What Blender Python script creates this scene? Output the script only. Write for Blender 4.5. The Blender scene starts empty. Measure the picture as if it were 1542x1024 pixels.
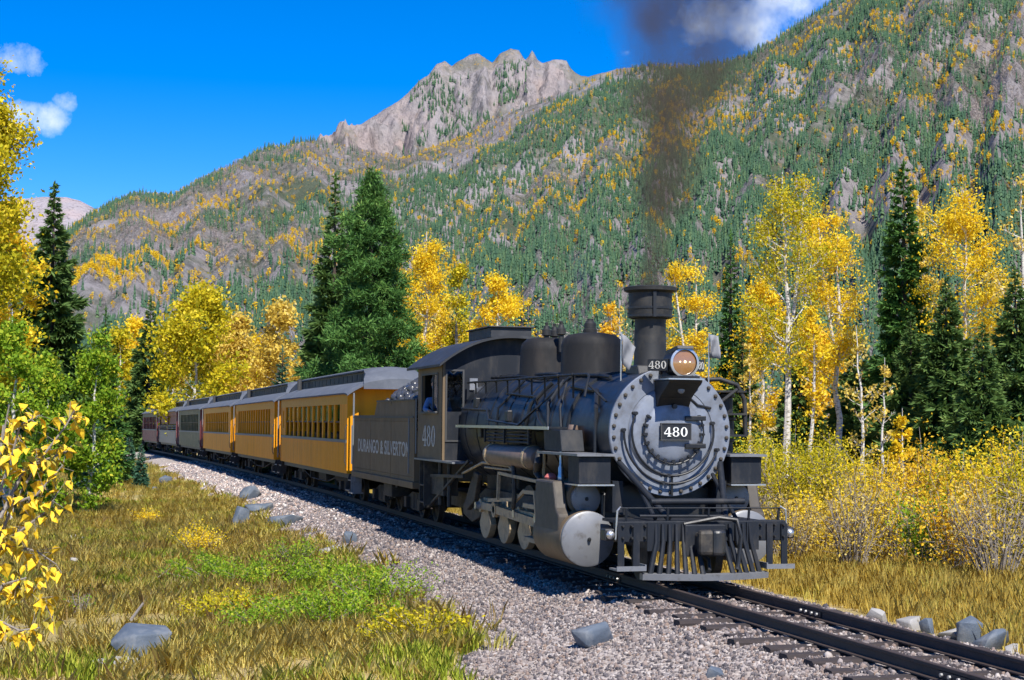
import bpy, math, random
import numpy as np
from mathutils import Vector, Matrix
R = math.radians
SC = bpy.context.scene
COL = SC.collection

# ---------------------------------------------------------------- camera
F = 2400.0                                   # focal length in photo pixels (photo 1542 x 1024)
TH = math.atan((771 - 110) / F); ROLL = R(.5); PITCH = math.atan(121.8 / F)
CAM = np.array([20.76, -8.39, 2.25])
_fw0 = np.array([-math.cos(TH), math.sin(TH), 0]); _rt0 = np.array([math.sin(TH), math.cos(TH), 0]); _up0 = np.array([0, 0, 1.])
FW = _fw0 * math.cos(PITCH) + _up0 * math.sin(PITCH); _up1 = _up0 * math.cos(PITCH) - _fw0 * math.sin(PITCH)
RT = _rt0 * math.cos(ROLL) + _up1 * math.sin(ROLL); UP = _up1 * math.cos(ROLL) - _rt0 * math.sin(ROLL)
cd = bpy.data.cameras.new('camera'); cam = bpy.data.objects.new('camera', cd); COL.objects.link(cam)
cd.sensor_fit = 'HORIZONTAL'; cd.sensor_width = 36; cd.lens = F / 1542 * 36; cd.clip_start = .1; cd.clip_end = 20000
M = Matrix(((RT[0], UP[0], -FW[0], CAM[0]), (RT[1], UP[1], -FW[1], CAM[1]), (RT[2], UP[2], -FW[2], CAM[2]), (0, 0, 0, 1)))
cam.matrix_world = M
SC.camera = cam
def ray(px, py): return FW + RT * (px - 771) / F - UP * (py - 512) / F
def at(px, py, d): return CAM + ray(px, py) * d
def onground(px, py, z=None):
    z = -.7 if z is None else z
    for _ in range(12):
        r = ray(px, py); p = CAM + r * ((z - CAM[2]) / r[2]); z = gz(p[0], p[1])
    return np.array([p[0], p[1], z])

# ---------------------------------------------------------------- world, sun, exposure
SUN = Vector((.76, .035, .95)).normalized()
sun_el = math.asin(SUN.z); sun_az = math.atan2(SUN.x, SUN.y)
W = bpy.data.worlds.new('World'); SC.world = W; W.use_nodes = True
nt = W.node_tree; nt.nodes.clear()
def N(nt, t, **k):
    n = nt.nodes.new(t)
    for a, v in k.items(): setattr(n, a, v)
    return n
out = N(nt, 'ShaderNodeOutputWorld'); bg = N(nt, 'ShaderNodeBackground'); bg.inputs[1].default_value = .098
sky = N(nt, 'ShaderNodeTexSky', sky_type='NISHITA'); sky.sun_disc = False; sky.sun_elevation = sun_el; sky.sun_rotation = sun_az
sky.altitude = 2600; sky.air_density = 1.0; sky.dust_density = .25; sky.ozone_density = 4.0
hsv = N(nt, 'ShaderNodeHueSaturation'); hsv.inputs['Saturation'].default_value = 1.45; hsv.inputs['Value'].default_value = 1.12
hsv.inputs['Hue'].default_value = .512
nt.links.new(sky.outputs[0], hsv.inputs['Color'])
# clouds: puffs fixed by direction, broken by noise
tc = N(nt, 'ShaderNodeTexCoord')
def nmath(op, a, b=None, c=None, clamp=False):
    n = N(nt, 'ShaderNodeMath', operation=op, use_clamp=clamp)
    for i, v in enumerate((a, b, c)):
        if v is None: continue
        if hasattr(v, 'node'): nt.links.new(v, n.inputs[i])
        else: n.inputs[i].default_value = v
    return n.outputs[0]
nz = N(nt, 'ShaderNodeTexNoise'); nz.inputs['Scale'].default_value = 26; nz.inputs['Detail'].default_value = 9; nz.inputs['Roughness'].default_value = .62
nt.links.new(tc.outputs['Generated'], nz.inputs['Vector'])
def cdir(px, py): v = Vector(ray(px, py)); v.normalize(); return v
puffs = [(18, 85, 60, 26, 1), (22, 172, 50, 20, 1), (75, 182, 34, 26, 1.05), (100, 155, 20, 18, .8), (-60, 150, 60, 70, 1), (-150, 60, 70, 60, 1),
         (1100, 30, 100, 48, 1.1), (1050, 60, 60, 30, .9), (940, 70, 26, 22, .8), (1180, -10, 90, 40, 1.1), (1150, -90, 120, 50, 1),
         (480, -260, 110, 46, 1), (-600, -120, 120, 50, 1), (1900, -700, 160, 60, 1), (100, -900, 150, 70, 1), (2300, -120, 150, 60, 1)]
acc = None
for px, py, sx, sy, amp in puffs:
    d = cdir(px, py); rt = Vector(RT); up = Vector(UP)
    rt = (rt - d * rt.dot(d)).normalized(); up = d.cross(rt) * -1
    def dot(v, k):
        n = N(nt, 'ShaderNodeVectorMath', operation='DOT_PRODUCT'); nt.links.new(tc.outputs['Generated'], n.inputs[0]); n.inputs[1].default_value = v * k; return n.outputs['Value']
    a = dot(rt, F / sx); b = dot(up, F / sy)
    r2 = nmath('ADD', nmath('MULTIPLY', a, a), nmath('MULTIPLY', b, b))
    fall = nmath('MULTIPLY', nmath('SUBTRACT', 1.0, nmath('MULTIPLY', r2, .5), clamp=True), amp)
    front = nmath('GREATER_THAN', dot(d, 1), .5)
    fall = nmath('MULTIPLY', fall, front)
    acc = fall if acc is None else nmath('MAXIMUM', acc, fall)
den = nmath('MULTIPLY', nmath('SUBTRACT', nmath('ADD', acc, nmath('MULTIPLY', nz.outputs['Fac'], 2.3)), 1.78), 1.35, clamp=True)
den = nmath('MULTIPLY', den, nmath('GREATER_THAN', acc, .001))
den = nmath('MULTIPLY', den, .85)
mx = N(nt, 'ShaderNodeMix', data_type='RGBA'); nt.links.new(den, mx.inputs[0]); nt.links.new(hsv.outputs[0], mx.inputs[6]); mx.inputs[7].default_value = (6.4, 6.9, 7.6, 1)
nt.links.new(mx.outputs[2], bg.inputs[0]); nt.links.new(bg.outputs[0], out.inputs[0])

sl = bpy.data.lights.new('sun', 'SUN'); sl.energy = 4.4; sl.angle = R(.5); sl.color = (1, .955, .88)
so = bpy.data.objects.new('sun', sl); COL.objects.link(so); so.rotation_euler = SUN.to_track_quat('Z', 'Y').to_euler(); so.location = (0, 0, 60)
vs = SC.view_settings; vs.view_transform = 'Standard'; vs.look = 'None'; vs.exposure = 0.8; vs.gamma = 1; vs.use_curve_mapping = False
SC.cycles.max_bounces = 6; SC.cycles.transparent_max_bounces = 12; SC.cycles.volume_bounces = 0
SC.cycles.volume_step_rate = 4; SC.cycles.use_denoising = True

# ---------------------------------------------------------------- helpers
def tag(o, label=None, cat=None, group=None, kind=None):
    if label: o['label'] = label
    if cat: o['category'] = cat
    if group: o['group'] = group
    if kind: o['kind'] = kind
    return o
def empty(name, loc=(0, 0, 0), rz=0):
    o = bpy.data.objects.new(name, None); o.empty_display_size = .2; COL.objects.link(o); o.location = loc; o.rotation_euler = (0, 0, rz); return o
def link(name, me, mat=None, parent=None):
    o = bpy.data.objects.new(name, me); COL.objects.link(o)
    if parent: o.parent = parent
    if mat is not None and not len(me.materials):
        for m_ in (mat if isinstance(mat, (list, tuple)) else [mat]): me.materials.append(m_)
    return o
class MB:
    def __init__(s): s.v = []; s.f = []
    def add(s, vs, fs):
        b = len(s.v); s.v += [tuple(p) for p in vs]; s.f += [tuple(b + i for i in f) for f in fs]; return s
    def box(s, x0, x1, y0, y1, z0, z1):
        return s.add([(x0, y0, z0), (x1, y0, z0), (x1, y1, z0), (x0, y1, z0), (x0, y0, z1), (x1, y0, z1), (x1, y1, z1), (x0, y1, z1)],
                     [(3, 2, 1, 0), (4, 5, 6, 7), (0, 1, 5, 4), (1, 2, 6, 5), (2, 3, 7, 6), (3, 0, 4, 7)])
    def obox(s, c, ax, ay, az):   # oriented box, half vectors
        c, ax, ay, az = map(Vector, (c, ax, ay, az))
        return s.add([c - ax - ay - az, c + ax - ay - az, c + ax + ay - az, c - ax + ay - az, c - ax - ay + az, c + ax - ay + az, c + ax + ay + az, c - ax + ay + az],
                     [(3, 2, 1, 0), (4, 5, 6, 7), (0, 1, 5, 4), (1, 2, 6, 5), (2, 3, 7, 6), (3, 0, 4, 7)])
    def bar(s, p, q, w, h):       # rectangular bar from p to q
        p, q = Vector(p), Vector(q); d = q - p; l = d.length; d.normalize()
        up = Vector((0, 0, 1)) if abs(d.z) < .95 else Vector((1, 0, 0)); sd = d.cross(up).normalized(); up = sd.cross(d)
        return s.obox((p + q) / 2, d * l / 2, sd * w / 2, up * h / 2)
    def tube(s, pts, r, n=8, caps=True):
        pts = [Vector(p) for p in pts]; m = len(pts); rs = r if hasattr(r, '__len__') else [r] * m
        b = len(s.v); prev = None
        for i, p in enumerate(pts):
            t = (pts[min(i + 1, m - 1)] - pts[max(i - 1, 0)]).normalized()
            if prev is None: a = t.cross(Vector((0, 0, 1)) if abs(t.z) < .9 else Vector((0, 1, 0))).normalized()
            else:
                a = prev - t * prev.dot(t)
                a = a.normalized() if a.length > 1e-6 else t.orthogonal().normalized()
            prev = a; c = t.cross(a)
            for k in range(n):
                an = 2 * math.pi * k / n; s.v.append(tuple(p + (a * math.cos(an) + c * math.sin(an)) * rs[i]))
        for i in range(m - 1):
            for k in range(n):
                k2 = (k + 1) % n; s.f.append((b + i * n + k, b + i * n + k2, b + (i + 1) * n + k2, b + (i + 1) * n + k))
        if caps: s.f.append(tuple(b + k for k in reversed(range(n)))); s.f.append(tuple(b + (m - 1) * n + k for k in range(n)))
        return s
    def lathe(s, prof, o=(0, 0, 0), axis='z', n=32):   # prof = [(r, h)]
        b = len(s.v); m = len(prof); o = Vector(o)
        for r, h in prof:
            for k in range(n):
                a = 2 * math.pi * k / n; c, d = r * math.cos(a), r * math.sin(a)
                s.v.append(tuple(o + Vector({'z': (c, d, h), 'x': (h, c, d), 'y': (d, h, c)}[axis])))
        for i in range(m - 1):
            for k in range(n):
                k2 = (k + 1) % n; s.f.append((b + i * n + k, b + i * n + k2, b + (i + 1) * n + k2, b + (i + 1) * n + k))
        s.f.append(tuple(b + k for k in reversed(range(n)))); s.f.append(tuple(b + (m - 1) * n + k for k in range(n)))
        return s
    def cyl(s, p, q, r, n=16, r2=None): return s.tube([p, q], [r, r if r2 is None else r2], n)
    def prism(s, poly, a, b, axis='y'):   # 2d polygon extruded from a to b; axis y: poly=(x,z); x: (y,z); z: (x,y)
        n = len(poly); mk = {'y': lambda p, h: (p[0], h, p[1]), 'x': lambda p, h: (h, p[0], p[1]), 'z': lambda p, h: (p[0], p[1], h)}[axis]
        return s.add([mk(p, a) for p in poly] + [mk(p, b) for p in poly], [tuple(reversed(range(n))), tuple(range(n, 2 * n))] + [(i, (i + 1) % n, n + (i + 1) % n, n + i) for i in range(n)])
    def build(s, name, mat, parent=None, smooth=False, bevel=0, recalc=True):
        me = bpy.data.meshes.new(name); me.from_pydata(s.v, [], s.f)
        if recalc:
            import bmesh
            bm = bmesh.new(); bm.from_mesh(me); bmesh.ops.recalc_face_normals(bm, faces=bm.faces); bm.to_mesh(me); bm.free()
        o = link(name, me, mat, parent)
        if smooth:
            me.shade_smooth(); me.set_sharp_from_angle(angle=R(38))
        if bevel:
            m_ = o.modifiers.new('bevel', 'BEVEL'); m_.width = bevel; m_.segments = 2; m_.limit_method = 'ANGLE'; m_.angle_limit = R(40)
        return o
def npmesh(name, V, Fq, mat, parent=None, tint=None, smooth=False):
    """V (n,3), Fq (m,k) equal-sided faces, optional per-face tint"""
    V = np.asarray(V, np.float32); Fq = np.asarray(Fq, np.int32); m, k = Fq.shape
    me = bpy.data.meshes.new(name); me.vertices.add(len(V)); me.vertices.foreach_set('co', V.ravel())
    me.loops.add(m * k); me.loops.foreach_set('vertex_index', Fq.ravel())
    me.polygons.add(m); me.polygons.foreach_set('loop_start', np.arange(0, m * k, k, dtype=np.int32))
    try: me.polygons.foreach_set('loop_total', np.full(m, k, np.int32))
    except Exception: pass
    me.update(calc_edges=True)
    if tint is not None:
        a = me.attributes.new('tint', 'FLOAT', 'FACE'); a.data.foreach_set('value', np.asarray(tint, np.float32))
    if smooth: me.shade_smooth()
    return link(name, me, mat, parent)

# ---------------------------------------------------------------- materials
def nmix(nt, fac, a, b):
    n = N(nt, 'ShaderNodeMix', data_type='RGBA')
    for i, v in ((0, fac), (6, a), (7, b)):
        if hasattr(v, 'node'): nt.links.new(v, n.inputs[i])
        elif i == 0: n.inputs[0].default_value = v
        else: n.inputs[i].default_value = (*v, 1) if len(v) == 3 else v
    return n.outputs[2]
def noise(nt, scale, detail=4, rough=.55, vec=None, stretch=None):
    t = N(nt, 'ShaderNodeTexNoise'); t.inputs['Scale'].default_value = scale; t.inputs['Detail'].default_value = detail; t.inputs['Roughness'].default_value = rough
    c = N(nt, 'ShaderNodeNewGeometry') if vec == 'world' else N(nt, 'ShaderNodeTexCoord'); v = c.outputs['Position'] if vec == 'world' else c.outputs['Object']
    if stretch:
        mp = N(nt, 'ShaderNodeMapping'); mp.inputs['Scale'].default_value = stretch; nt.links.new(v, mp.inputs[0]); v = mp.outputs[0]
    nt.links.new(v, t.inputs['Vector']); return t.outputs['Fac']
def ramp(nt, fac, stops):
    r = N(nt, 'ShaderNodeValToRGB'); nt.links.new(fac, r.inputs[0]); e = r.color_ramp.elements
    while len(e) < len(stops): e.new(.5)
    for el, (p, c) in zip(e, stops): el.position = p; el.color = (*c, 1) if len(c) == 3 else c
    return r.outputs[0]
def mat(name, color, rough=.6, metal=0., var=.25, scale=6., dust=None, dscale=3., dthr=(.5, .75), bump=0., bscale=40., stretch=None, emit=None, spec=.5, coat=0, planks=0):
    m = bpy.data.materials.new(name); m.use_nodes = True; t = m.node_tree; b = t.nodes['Principled BSDF']
    c = tuple(color)
    col = nmix(t, noise(t, scale, 5, .6, stretch=stretch), tuple(x * (1 - var) for x in c), tuple(min(1, x * (1 + var)) for x in c))
    if dust:
        dn = ramp(t, noise(t, dscale, 6, .65, stretch=stretch), [(dthr[0], (0, 0, 0)), (dthr[1], (1, 1, 1))])
        col = nmix(t, dn, col, dust)
    t.links.new(col, b.inputs['Base Color']); b.inputs['Roughness'].default_value = rough; b.inputs['Metallic'].default_value = metal
    b.inputs['Specular IOR Level'].default_value = spec
    if coat: b.inputs['Coat Weight'].default_value = coat
    rr = N(t, 'ShaderNodeMapRange'); rr.inputs[3].default_value = max(.05, rough - .12); rr.inputs[4].default_value = min(1, rough + .15)
    t.links.new(noise(t, scale * 2.3, 4), rr.inputs[0]); t.links.new(rr.outputs[0], b.inputs['Roughness'])
    if planks:     # upright tongue-and-groove boards
        w_ = N(t, 'ShaderNodeTexWave', wave_type='BANDS', bands_direction='X', wave_profile='SIN'); w_.inputs['Scale'].default_value = .314 / planks; tcp = N(t, 'ShaderNodeTexCoord'); t.links.new(tcp.outputs['Object'], w_.inputs['Vector'])
        pw_ = N(t, 'ShaderNodeMath', operation='POWER'); t.links.new(w_.outputs['Fac'], pw_.inputs[0]); pw_.inputs[1].default_value = .25; bp = N(t, 'ShaderNodeBump'); bp.inputs['Strength'].default_value = .6; bp.inputs['Distance'].default_value = .02; t.links.new(pw_.outputs[0], bp.inputs['Height']); t.links.new(bp.outputs[0], b.inputs['Normal'])
    if bump:
        bp = N(t, 'ShaderNodeBump'); bp.inputs['Strength'].default_value = bump; bp.inputs['Distance'].default_value = .02
        t.links.new(noise(t, bscale, 5, .6, stretch=stretch), bp.inputs['Height']); t.links.new(bp.outputs[0], b.inputs['Normal'])
    if emit: b.inputs['Emission Color'].default_value = (*emit[0], 1); b.inputs['Emission Strength'].default_value = emit[1]
    return m
def leafmat(name, stops, trans=.3, rough=.7, objrand=0., spec=.2):
    m = bpy.data.materials.new(name); m.use_nodes = True; t = m.node_tree; b = t.nodes['Principled BSDF']; o = t.nodes['Material Output']
    a = N(t, 'ShaderNodeAttribute', attribute_name='tint'); f = a.outputs['Fac']
    if objrand:
        oi = N(t, 'ShaderNodeObjectInfo'); mm = N(t, 'ShaderNodeMath', operation='MULTIPLY_ADD'); t.links.new(oi.outputs['Random'], mm.inputs[0]); mm.inputs[1].default_value = objrand
        m2 = N(t, 'ShaderNodeMath', operation='MULTIPLY'); t.links.new(f, m2.inputs[0]); m2.inputs[1].default_value = 1 - objrand; t.links.new(m2.outputs[0], mm.inputs[2]); f = mm.outputs[0]
    c = ramp(t, f, stops); t.links.new(c, b.inputs['Base Color']); b.inputs['Roughness'].default_value = rough; b.inputs['Specular IOR Level'].default_value = spec
    tr = N(t, 'ShaderNodeBsdfTranslucent'); t.links.new(c, tr.inputs[0]); ms = N(t, 'ShaderNodeMixShader'); ms.inputs[0].default_value = trans
    t.links.new(b.outputs[0], ms.inputs[1]); t.links.new(tr.outputs[0], ms.inputs[2]); t.links.new(ms.outputs[0], o.inputs[0])
    return m

MT = {}
MT['black'] = mat('engine black', (.009, .010, .012), .45, var=.35, scale=5, dust=(.028, .026, .024), dscale=2.2, dthr=(.45, .8), bump=.05)
MT['dome'] = mat('matte dome black', (.013, .013, .014), .7, var=.4, scale=4, dust=(.036, .031, .027), dscale=2.2, stretch=(1, 1, .3), spec=.25)
MT['sooty'] = mat('sooty black', (.014, .014, .014), .6, var=.3, scale=7, dust=(.04, .036, .03), dscale=4)
MT['running'] = mat('dusty running gear', (.022, .020, .018), .65, var=.4, scale=9, dust=(.085, .07, .05), dscale=5, dthr=(.45, .7))
MT['boiler'] = mat('boiler jacket', (.011, .014, .018), .42, var=.4, scale=3, dust=(.042, .038, .034), dscale=3.2, dthr=(.5, .72), stretch=(1, 1, .4), bump=.08, bscale=8)
MT['graphite'] = mat('graphite smokebox', (.205, .228, .275), .45, .2, var=.22, scale=4, dust=(.10, .095, .09), dscale=3, dthr=(.45, .8))
MT['graphite_dk'] = mat('graphite ring', (.24, .25, .27), .5, .15, var=.15, scale=8)
MT['silver'] = mat('dull silver', (.185, .19, .20), .45, .25, var=.2, scale=5, dust=(.10, .09, .08), dscale=7, dthr=(.55, .75))
MT['bare'] = mat('worn bright steel', (.52, .52, .52), .32, .8, var=.2, scale=14)
MT['cream'] = mat('dusty cream paint', (.36, .27, .16), .6, var=.2, scale=9, dust=(.16, .13, .09), dscale=7, dthr=(.5, .7))
MT['rustpipe'] = mat('brown reservoir', (.16, .11, .08), .5, var=.3, scale=7, dust=(.07, .05, .04), dscale=5)
MT['tenderside'] = mat('dusty tender side', (.115, .080, .042), .65, var=.3, scale=2.5, dust=(.17, .115, .06), dscale=1.6, dthr=(.4, .75), stretch=(1, 1, .35))
MT['jacket'] = mat('dusty cylinder jacket', (.05, .042, .034), .6, var=.35, scale=4, dust=(.10, .08, .058), dscale=3, stretch=(1, 1, .4))
MT['cabfront'] = mat('cab front', (.010, .013, .019), .6, var=.4, scale=4, dust=(.036, .034, .033), dscale=4, dthr=(.5, .7), stretch=(1, 1, .35), spec=.3, bump=.06, bscale=9)
MT['roofgrey'] = mat('grey roof canvas', (.085, .095, .115), .75, var=.22, scale=5, dust=(.13, .14, .16), dscale=2, bump=.1)
MT['cabroof'] = mat('cab roof', (.02, .022, .026), .6, var=.25, scale=4, dust=(.045, .046, .05), dscale=2)
MT['white'] = mat('white lettering', (.75, .74, .70), .6, var=.08, scale=30)
MT['letter'] = mat('worn grey lettering', (.46, .45, .41), .65, var=.2, scale=12, dust=(.25, .23, .19), dscale=20, dthr=(.5, .65))
MT['yellow'] = mat('coach yellow', (.78, .31, .006), .5, var=.14, scale=3, dust=(.50, .20, .012), dscale=1.5, dthr=(.45, .85), stretch=(3, 3, .35), spec=.2, planks=.09)
MT['yellow_dk'] = mat('coach letterboard yellow', (.58, .29, .02), .5, var=.12, scale=4, spec=.2)
MT['orange'] = mat('coach ceiling', (.55, .25, .05), .6, var=.1, scale=4)
MT['green'] = mat('pullman green', (.07, .075, .03), .5, var=.15, scale=3, planks=.09, dust=(.16, .15, .08), dscale=2)
MT['maroon'] = mat('maroon paint', (.15, .03, .033), .5, var=.15, scale=3, planks=.09, dust=(.22, .11, .1), dscale=2)
MT['trim'] = mat('dark trim', (.05, .05, .05), .55, var=.2, scale=8)
MT['rail_trim'] = mat('grey belt rail', (.16, .17, .17), .55, var=.2, scale=8)
MT['interior'] = mat('coach interior', (.12, .07, .035), .7, var=.3, scale=6)
MT['blue_dk'] = mat('dark blue inside', (.03, .05, .10), .6, var=.2)
MT['truck'] = mat('truck black', (.018, .016, .015), .7, var=.4, scale=10, dust=(.06, .05, .04), dscale=5)
MT['rail_side'] = mat('rusty rail', (.045, .030, .024), .7, var=.35, scale=14)
MT['rail_top'] = mat('worn rail head', (.16, .14, .135), .35, .7, var=.25, scale=20)
MT['tie'] = mat('old tie wood', (.034, .025, .023), .85, var=.4, scale=12, dust=(.075, .055, .05), dscale=5, stretch=(6, 1, 6), bump=.5, bscale=25)
MT['coal'] = mat('coal', (.05, .052, .058), .25, var=.4, scale=9)
MT['rock'] = mat('blue grey rock', (.085, .108, .14), .75, var=.3, scale=5, dust=(.17, .18, .19), dscale=3, dthr=(.5, .7), bump=.6, bscale=14)
MT['rock_lt'] = mat('pale rock', (.30, .29, .275), .8, var=.2, scale=6, bump=.5, bscale=14)
MT['lens'] = mat('amber headlight lens', (.20, .10, .04), .15, var=.2, scale=9, spec=.8, coat=1, emit=((1., .55, .2), .06))
MT['bulb'] = mat('lit bulb', (1, .8, .5), .3, emit=((1., .72, .35), 2.5))
MT['skin'] = mat('skin', (.50, .27, .19), .5, var=.08)
MT['denim'] = mat('denim blue', (.08, .16, .32), .8, var=.2, scale=20)
MT['cap'] = mat('dark cap', (.02, .025, .035), .8)
MT['red'] = mat('red glove', (.45, .12, .10), .6)
MT['flag'] = mat('grey white flag', (.20, .205, .22), .8, var=.15)
g = bpy.data.materials.new('window glass'); g.use_nodes = True; t = g.node_tree; b = t.nodes['Principled BSDF']; o_ = t.nodes['Material Output']
tr = N(t, 'ShaderNodeBsdfTransparent'); tr.inputs[0].default_value = (.82, .85, .83, 1); gl = N(t, 'ShaderNodeBsdfGlossy'); gl.inputs['Roughness'].default_value = .03; fr = N(t, 'ShaderNodeFresnel'); ms = N(t, 'ShaderNodeMixShader')
t.links.new(fr.outputs[0], ms.inputs[0]); t.links.new(tr.outputs[0], ms.inputs[1]); t.links.new(gl.outputs[0], ms.inputs[2]); t.links.new(ms.outputs[0], o_.inputs[0]); MT['glass'] = g
# ---------------------------------------------------------------- terrain functions
def yo(x):
    t = np.clip(-np.asarray(x, float), 40, 150); e = np.clip(-np.asarray(x, float) - 150, 0, None)
    return -(t - 40) ** 2 * .00025 - e * .055
def zo(x): return -.0045 * np.clip(-np.asarray(x, float) - 30, 0, 110)
def _h(ix, iy, seed):
    n = (ix.astype(np.int64) * 374761393 + iy.astype(np.int64) * 668265263 + seed * 974634777) & 0xffffffff
    n = ((n ^ (n >> 13)) * 1274126177) & 0xffffffff
    return ((n ^ (n >> 16)) & 0xffff) / 65535.0
def vn(x, y, seed=0):
    x = np.asarray(x, float); y = np.asarray(y, float)
    ix = np.floor(x); iy = np.floor(y); fx = x - ix; fy = y - iy; fx = fx * fx * (3 - 2 * fx); fy = fy * fy * (3 - 2 * fy)
    a = _h(ix, iy, seed); b = _h(ix + 1, iy, seed); c = _h(ix, iy + 1, seed); d = _h(ix + 1, iy + 1, seed)
    return (a * (1 - fx) + b * fx) * (1 - fy) + (c * (1 - fx) + d * fx) * fy
def fbm(x, y, o=4, seed=0):
    s = 0; a = .5; f = 1
    for i in range(o): s = s + a * vn(x * f, y * f, seed + i * 17); a *= .5; f *= 2.03
    return s / (1 - .5 ** o)
def gprof(yy):   # cross-section of the ground about the track centre line
    return np.interp(yy, [-400, -60, -20, -9, -6, -4.4, -3.2, -2.0, -1.3, 1.3, 1.9, 2.8, 4.5, 9, 25, 60, 400],
                         [1.5, .2, -.55, -.86, -.86, -.80, -.62, -.38, -.28, -.28, -.36, -.5, -.52, -.40, .2, 1.2, 5])
def gz(x, y):
    x = np.asarray(x, float); y = np.asarray(y, float); yy = y - yo(x)
    z = gprof(yy) + zo(x)
    bump = (fbm(x * .45, y * .45, 4, 5) - .5) * .32 + (fbm(x * .09, y * .09, 3, 9) - .5) * .5
    w = np.clip((np.abs(yy + .3) - 2.4) / 2.5, 0, 1)
    z = z + bump * w
    bank = np.clip((x - 7.5) / 11, 0, 1) ** 1.4 * np.clip((-yy - 4.2) / 2.5, 0, 1)
    z = z * (1 - bank) + .58 * bank
    return z

def grid(name, xs, ys, zf, m):
    X, Y = np.meshgrid(xs, ys, indexing='ij'); Z = zf(X, Y); nx, ny = X.shape
    V = np.stack([X, Y, Z], -1).reshape(-1, 3); i = np.arange(nx * ny).reshape(nx, ny)
    Fq = np.stack([i[:-1, :-1], i[1:, :-1], i[1:, 1:], i[:-1, 1:]], -1).reshape(-1, 4)
    return npmesh(name, V, Fq, m, smooth=True)
# ground material: straw thatch, bare earth, green moss-like growth
m = bpy.data.materials.new('meadow soil'); m.use_nodes = True; t = m.node_tree; b = t.nodes['Principled BSDF']; b.inputs['Roughness'].default_value = .95; b.inputs['Specular IOR Level'].default_value = .1
c1 = nmix(t, noise(t, .9, 6, .65, 'world'), (.50, .38, .16), (.64, .51, .25))
c2 = nmix(t, ramp(t, noise(t, .35, 5, .6, 'world'), [(.44, (0, 0, 0)), (.62, (1, 1, 1))]), c1, (.20, .20, .05))
c3 = nmix(t, ramp(t, noise(t, .55, 6, .7, 'world', (1, 1.2, 1)), [(.56, (0, 0, 0)), (.68, (1, 1, 1))]), c2, (.40, .32, .23))
c4 = nmix(t, noise(t, 22, 5, .7, 'world'), c3, (.42, .32, .15)); t.links.new(c4, b.inputs['Base Color'])
bp = N(t, 'ShaderNodeBump'); bp.inputs['Strength'].default_value = .8; bp.inputs['Distance'].default_value = .08; t.links.new(noise(t, 30, 6, .7, 'world'), bp.inputs['Height']); t.links.new(bp.outputs[0], b.inputs['Normal'])
MT['soil'] = m
xs = np.concatenate([-np.geomspace(5200, 70, 40), np.arange(-68, -22, .8), np.arange(-22, 14, .28), np.arange(14, 26, .6), np.geomspace(27, 4000, 24)])
ys = np.concatenate([-np.geomspace(4500, 24, 34), np.arange(-23, -14, .8), np.arange(-14, 11, .25), np.arange(11, 24, .8), np.geomspace(25, 4500, 34)])
o = grid('ground', xs, ys, gz, MT['soil']); tag(o, kind='structure')

# ---------------------------------------------------------------- ballast
def bal_edge(x): return -3.0 + (fbm(x * .5, x * 0 + 3.3, 4, 21) - .5) * 1.9 - .7 * np.clip((x + 2) / 5, 0, 1), 1.75 + (fbm(x * .6, x * 0 + 8, 4, 31) - .5) * .7
m = bpy.data.materials.new('ballast gravel'); m.use_nodes = True; t = m.node_tree; b = t.nodes['Principled BSDF']; b.inputs['Roughness'].default_value = .9; b.inputs['Specular IOR Level'].default_value = .15
vo = N(t, 'ShaderNodeTexVoronoi'); vo.inputs['Scale'].default_value = 22; ge = N(t, 'ShaderNodeNewGeometry'); t.links.new(ge.outputs['Position'], vo.inputs['Vector'])
sp = N(t, 'ShaderNodeSeparateColor'); t.links.new(vo.outputs['Color'], sp.inputs[0])
cc = ramp(t, sp.outputs[0], [(0, (.18, .155, .145)), (.35, (.32, .275, .25)), (.7, (.43, .375, .335)), (1, (.58, .51, .455))])
cc = nmix(t, ramp(t, noise(t, .7, 5, .6, 'world'), [(.45, (0, 0, 0)), (.75, (1, 1, 1))]), cc, (.33, .27, .22)); t.links.new(cc, b.inputs['Base Color'])
bp = N(t, 'ShaderNodeBump'); bp.inputs['Strength'].default_value = 1; bp.inputs['Distance'].default_value = .03; bp.invert = True
t.links.new(vo.outputs['Distance'], bp.inputs['Height']); t.links.new(bp.outputs[0], b.inputs['Normal']); MT['ballast'] = m
def bz(x, yy):
    lo, hi = bal_edge(x)
    base = np.interp(yy, [-2.9, -2.0, -1.25, -.9, 0, .9, 1.25, 1.8, 2.4], [-.60, -.37, -.232, -.190, -.180, -.190, -.235, -.34, -.47]) + zo(x)
    base = base + (fbm(x * 1.3, yy * 1.3, 3, 41) - .5) * .07 * np.clip(np.abs(yy) - .9, 0, 1) + (fbm(x * 3.1, yy * 3.1, 3, 44) - .5) * .03
    g_ = gz(x, yy + yo(x)) ; e = np.minimum((yy - lo), (hi - yy))
    return np.where(e > .35, np.maximum(base, g_ + .03), g_ + .03 + (np.maximum(base, g_ + .03) - g_ - .03) * np.clip(e / .35, 0, 1) - .16 * np.clip(-e / .35, 0, 1))
xs = np.concatenate([np.arange(-140, -30, 1.0), np.arange(-30, -6, .35), np.arange(-6, 16, .16), np.arange(16, 30, .6)]); vv = np.concatenate([np.arange(-4.9, -3, .2), np.arange(-3, 2.7, .13)])
X, Yv = np.meshgrid(xs, vv, indexing='ij'); Z = bz(X, Yv); i = np.arange(X.size).reshape(X.shape)
o = npmesh('ballast', np.stack([X, Yv + yo(X), Z], -1).reshape(-1, 3), np.stack([i[:-1, :-1], i[1:, :-1], i[1:, 1:], i[:-1, 1:]], -1).reshape(-1, 4), MT['ballast'], smooth=True); tag(o, kind='structure')
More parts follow.
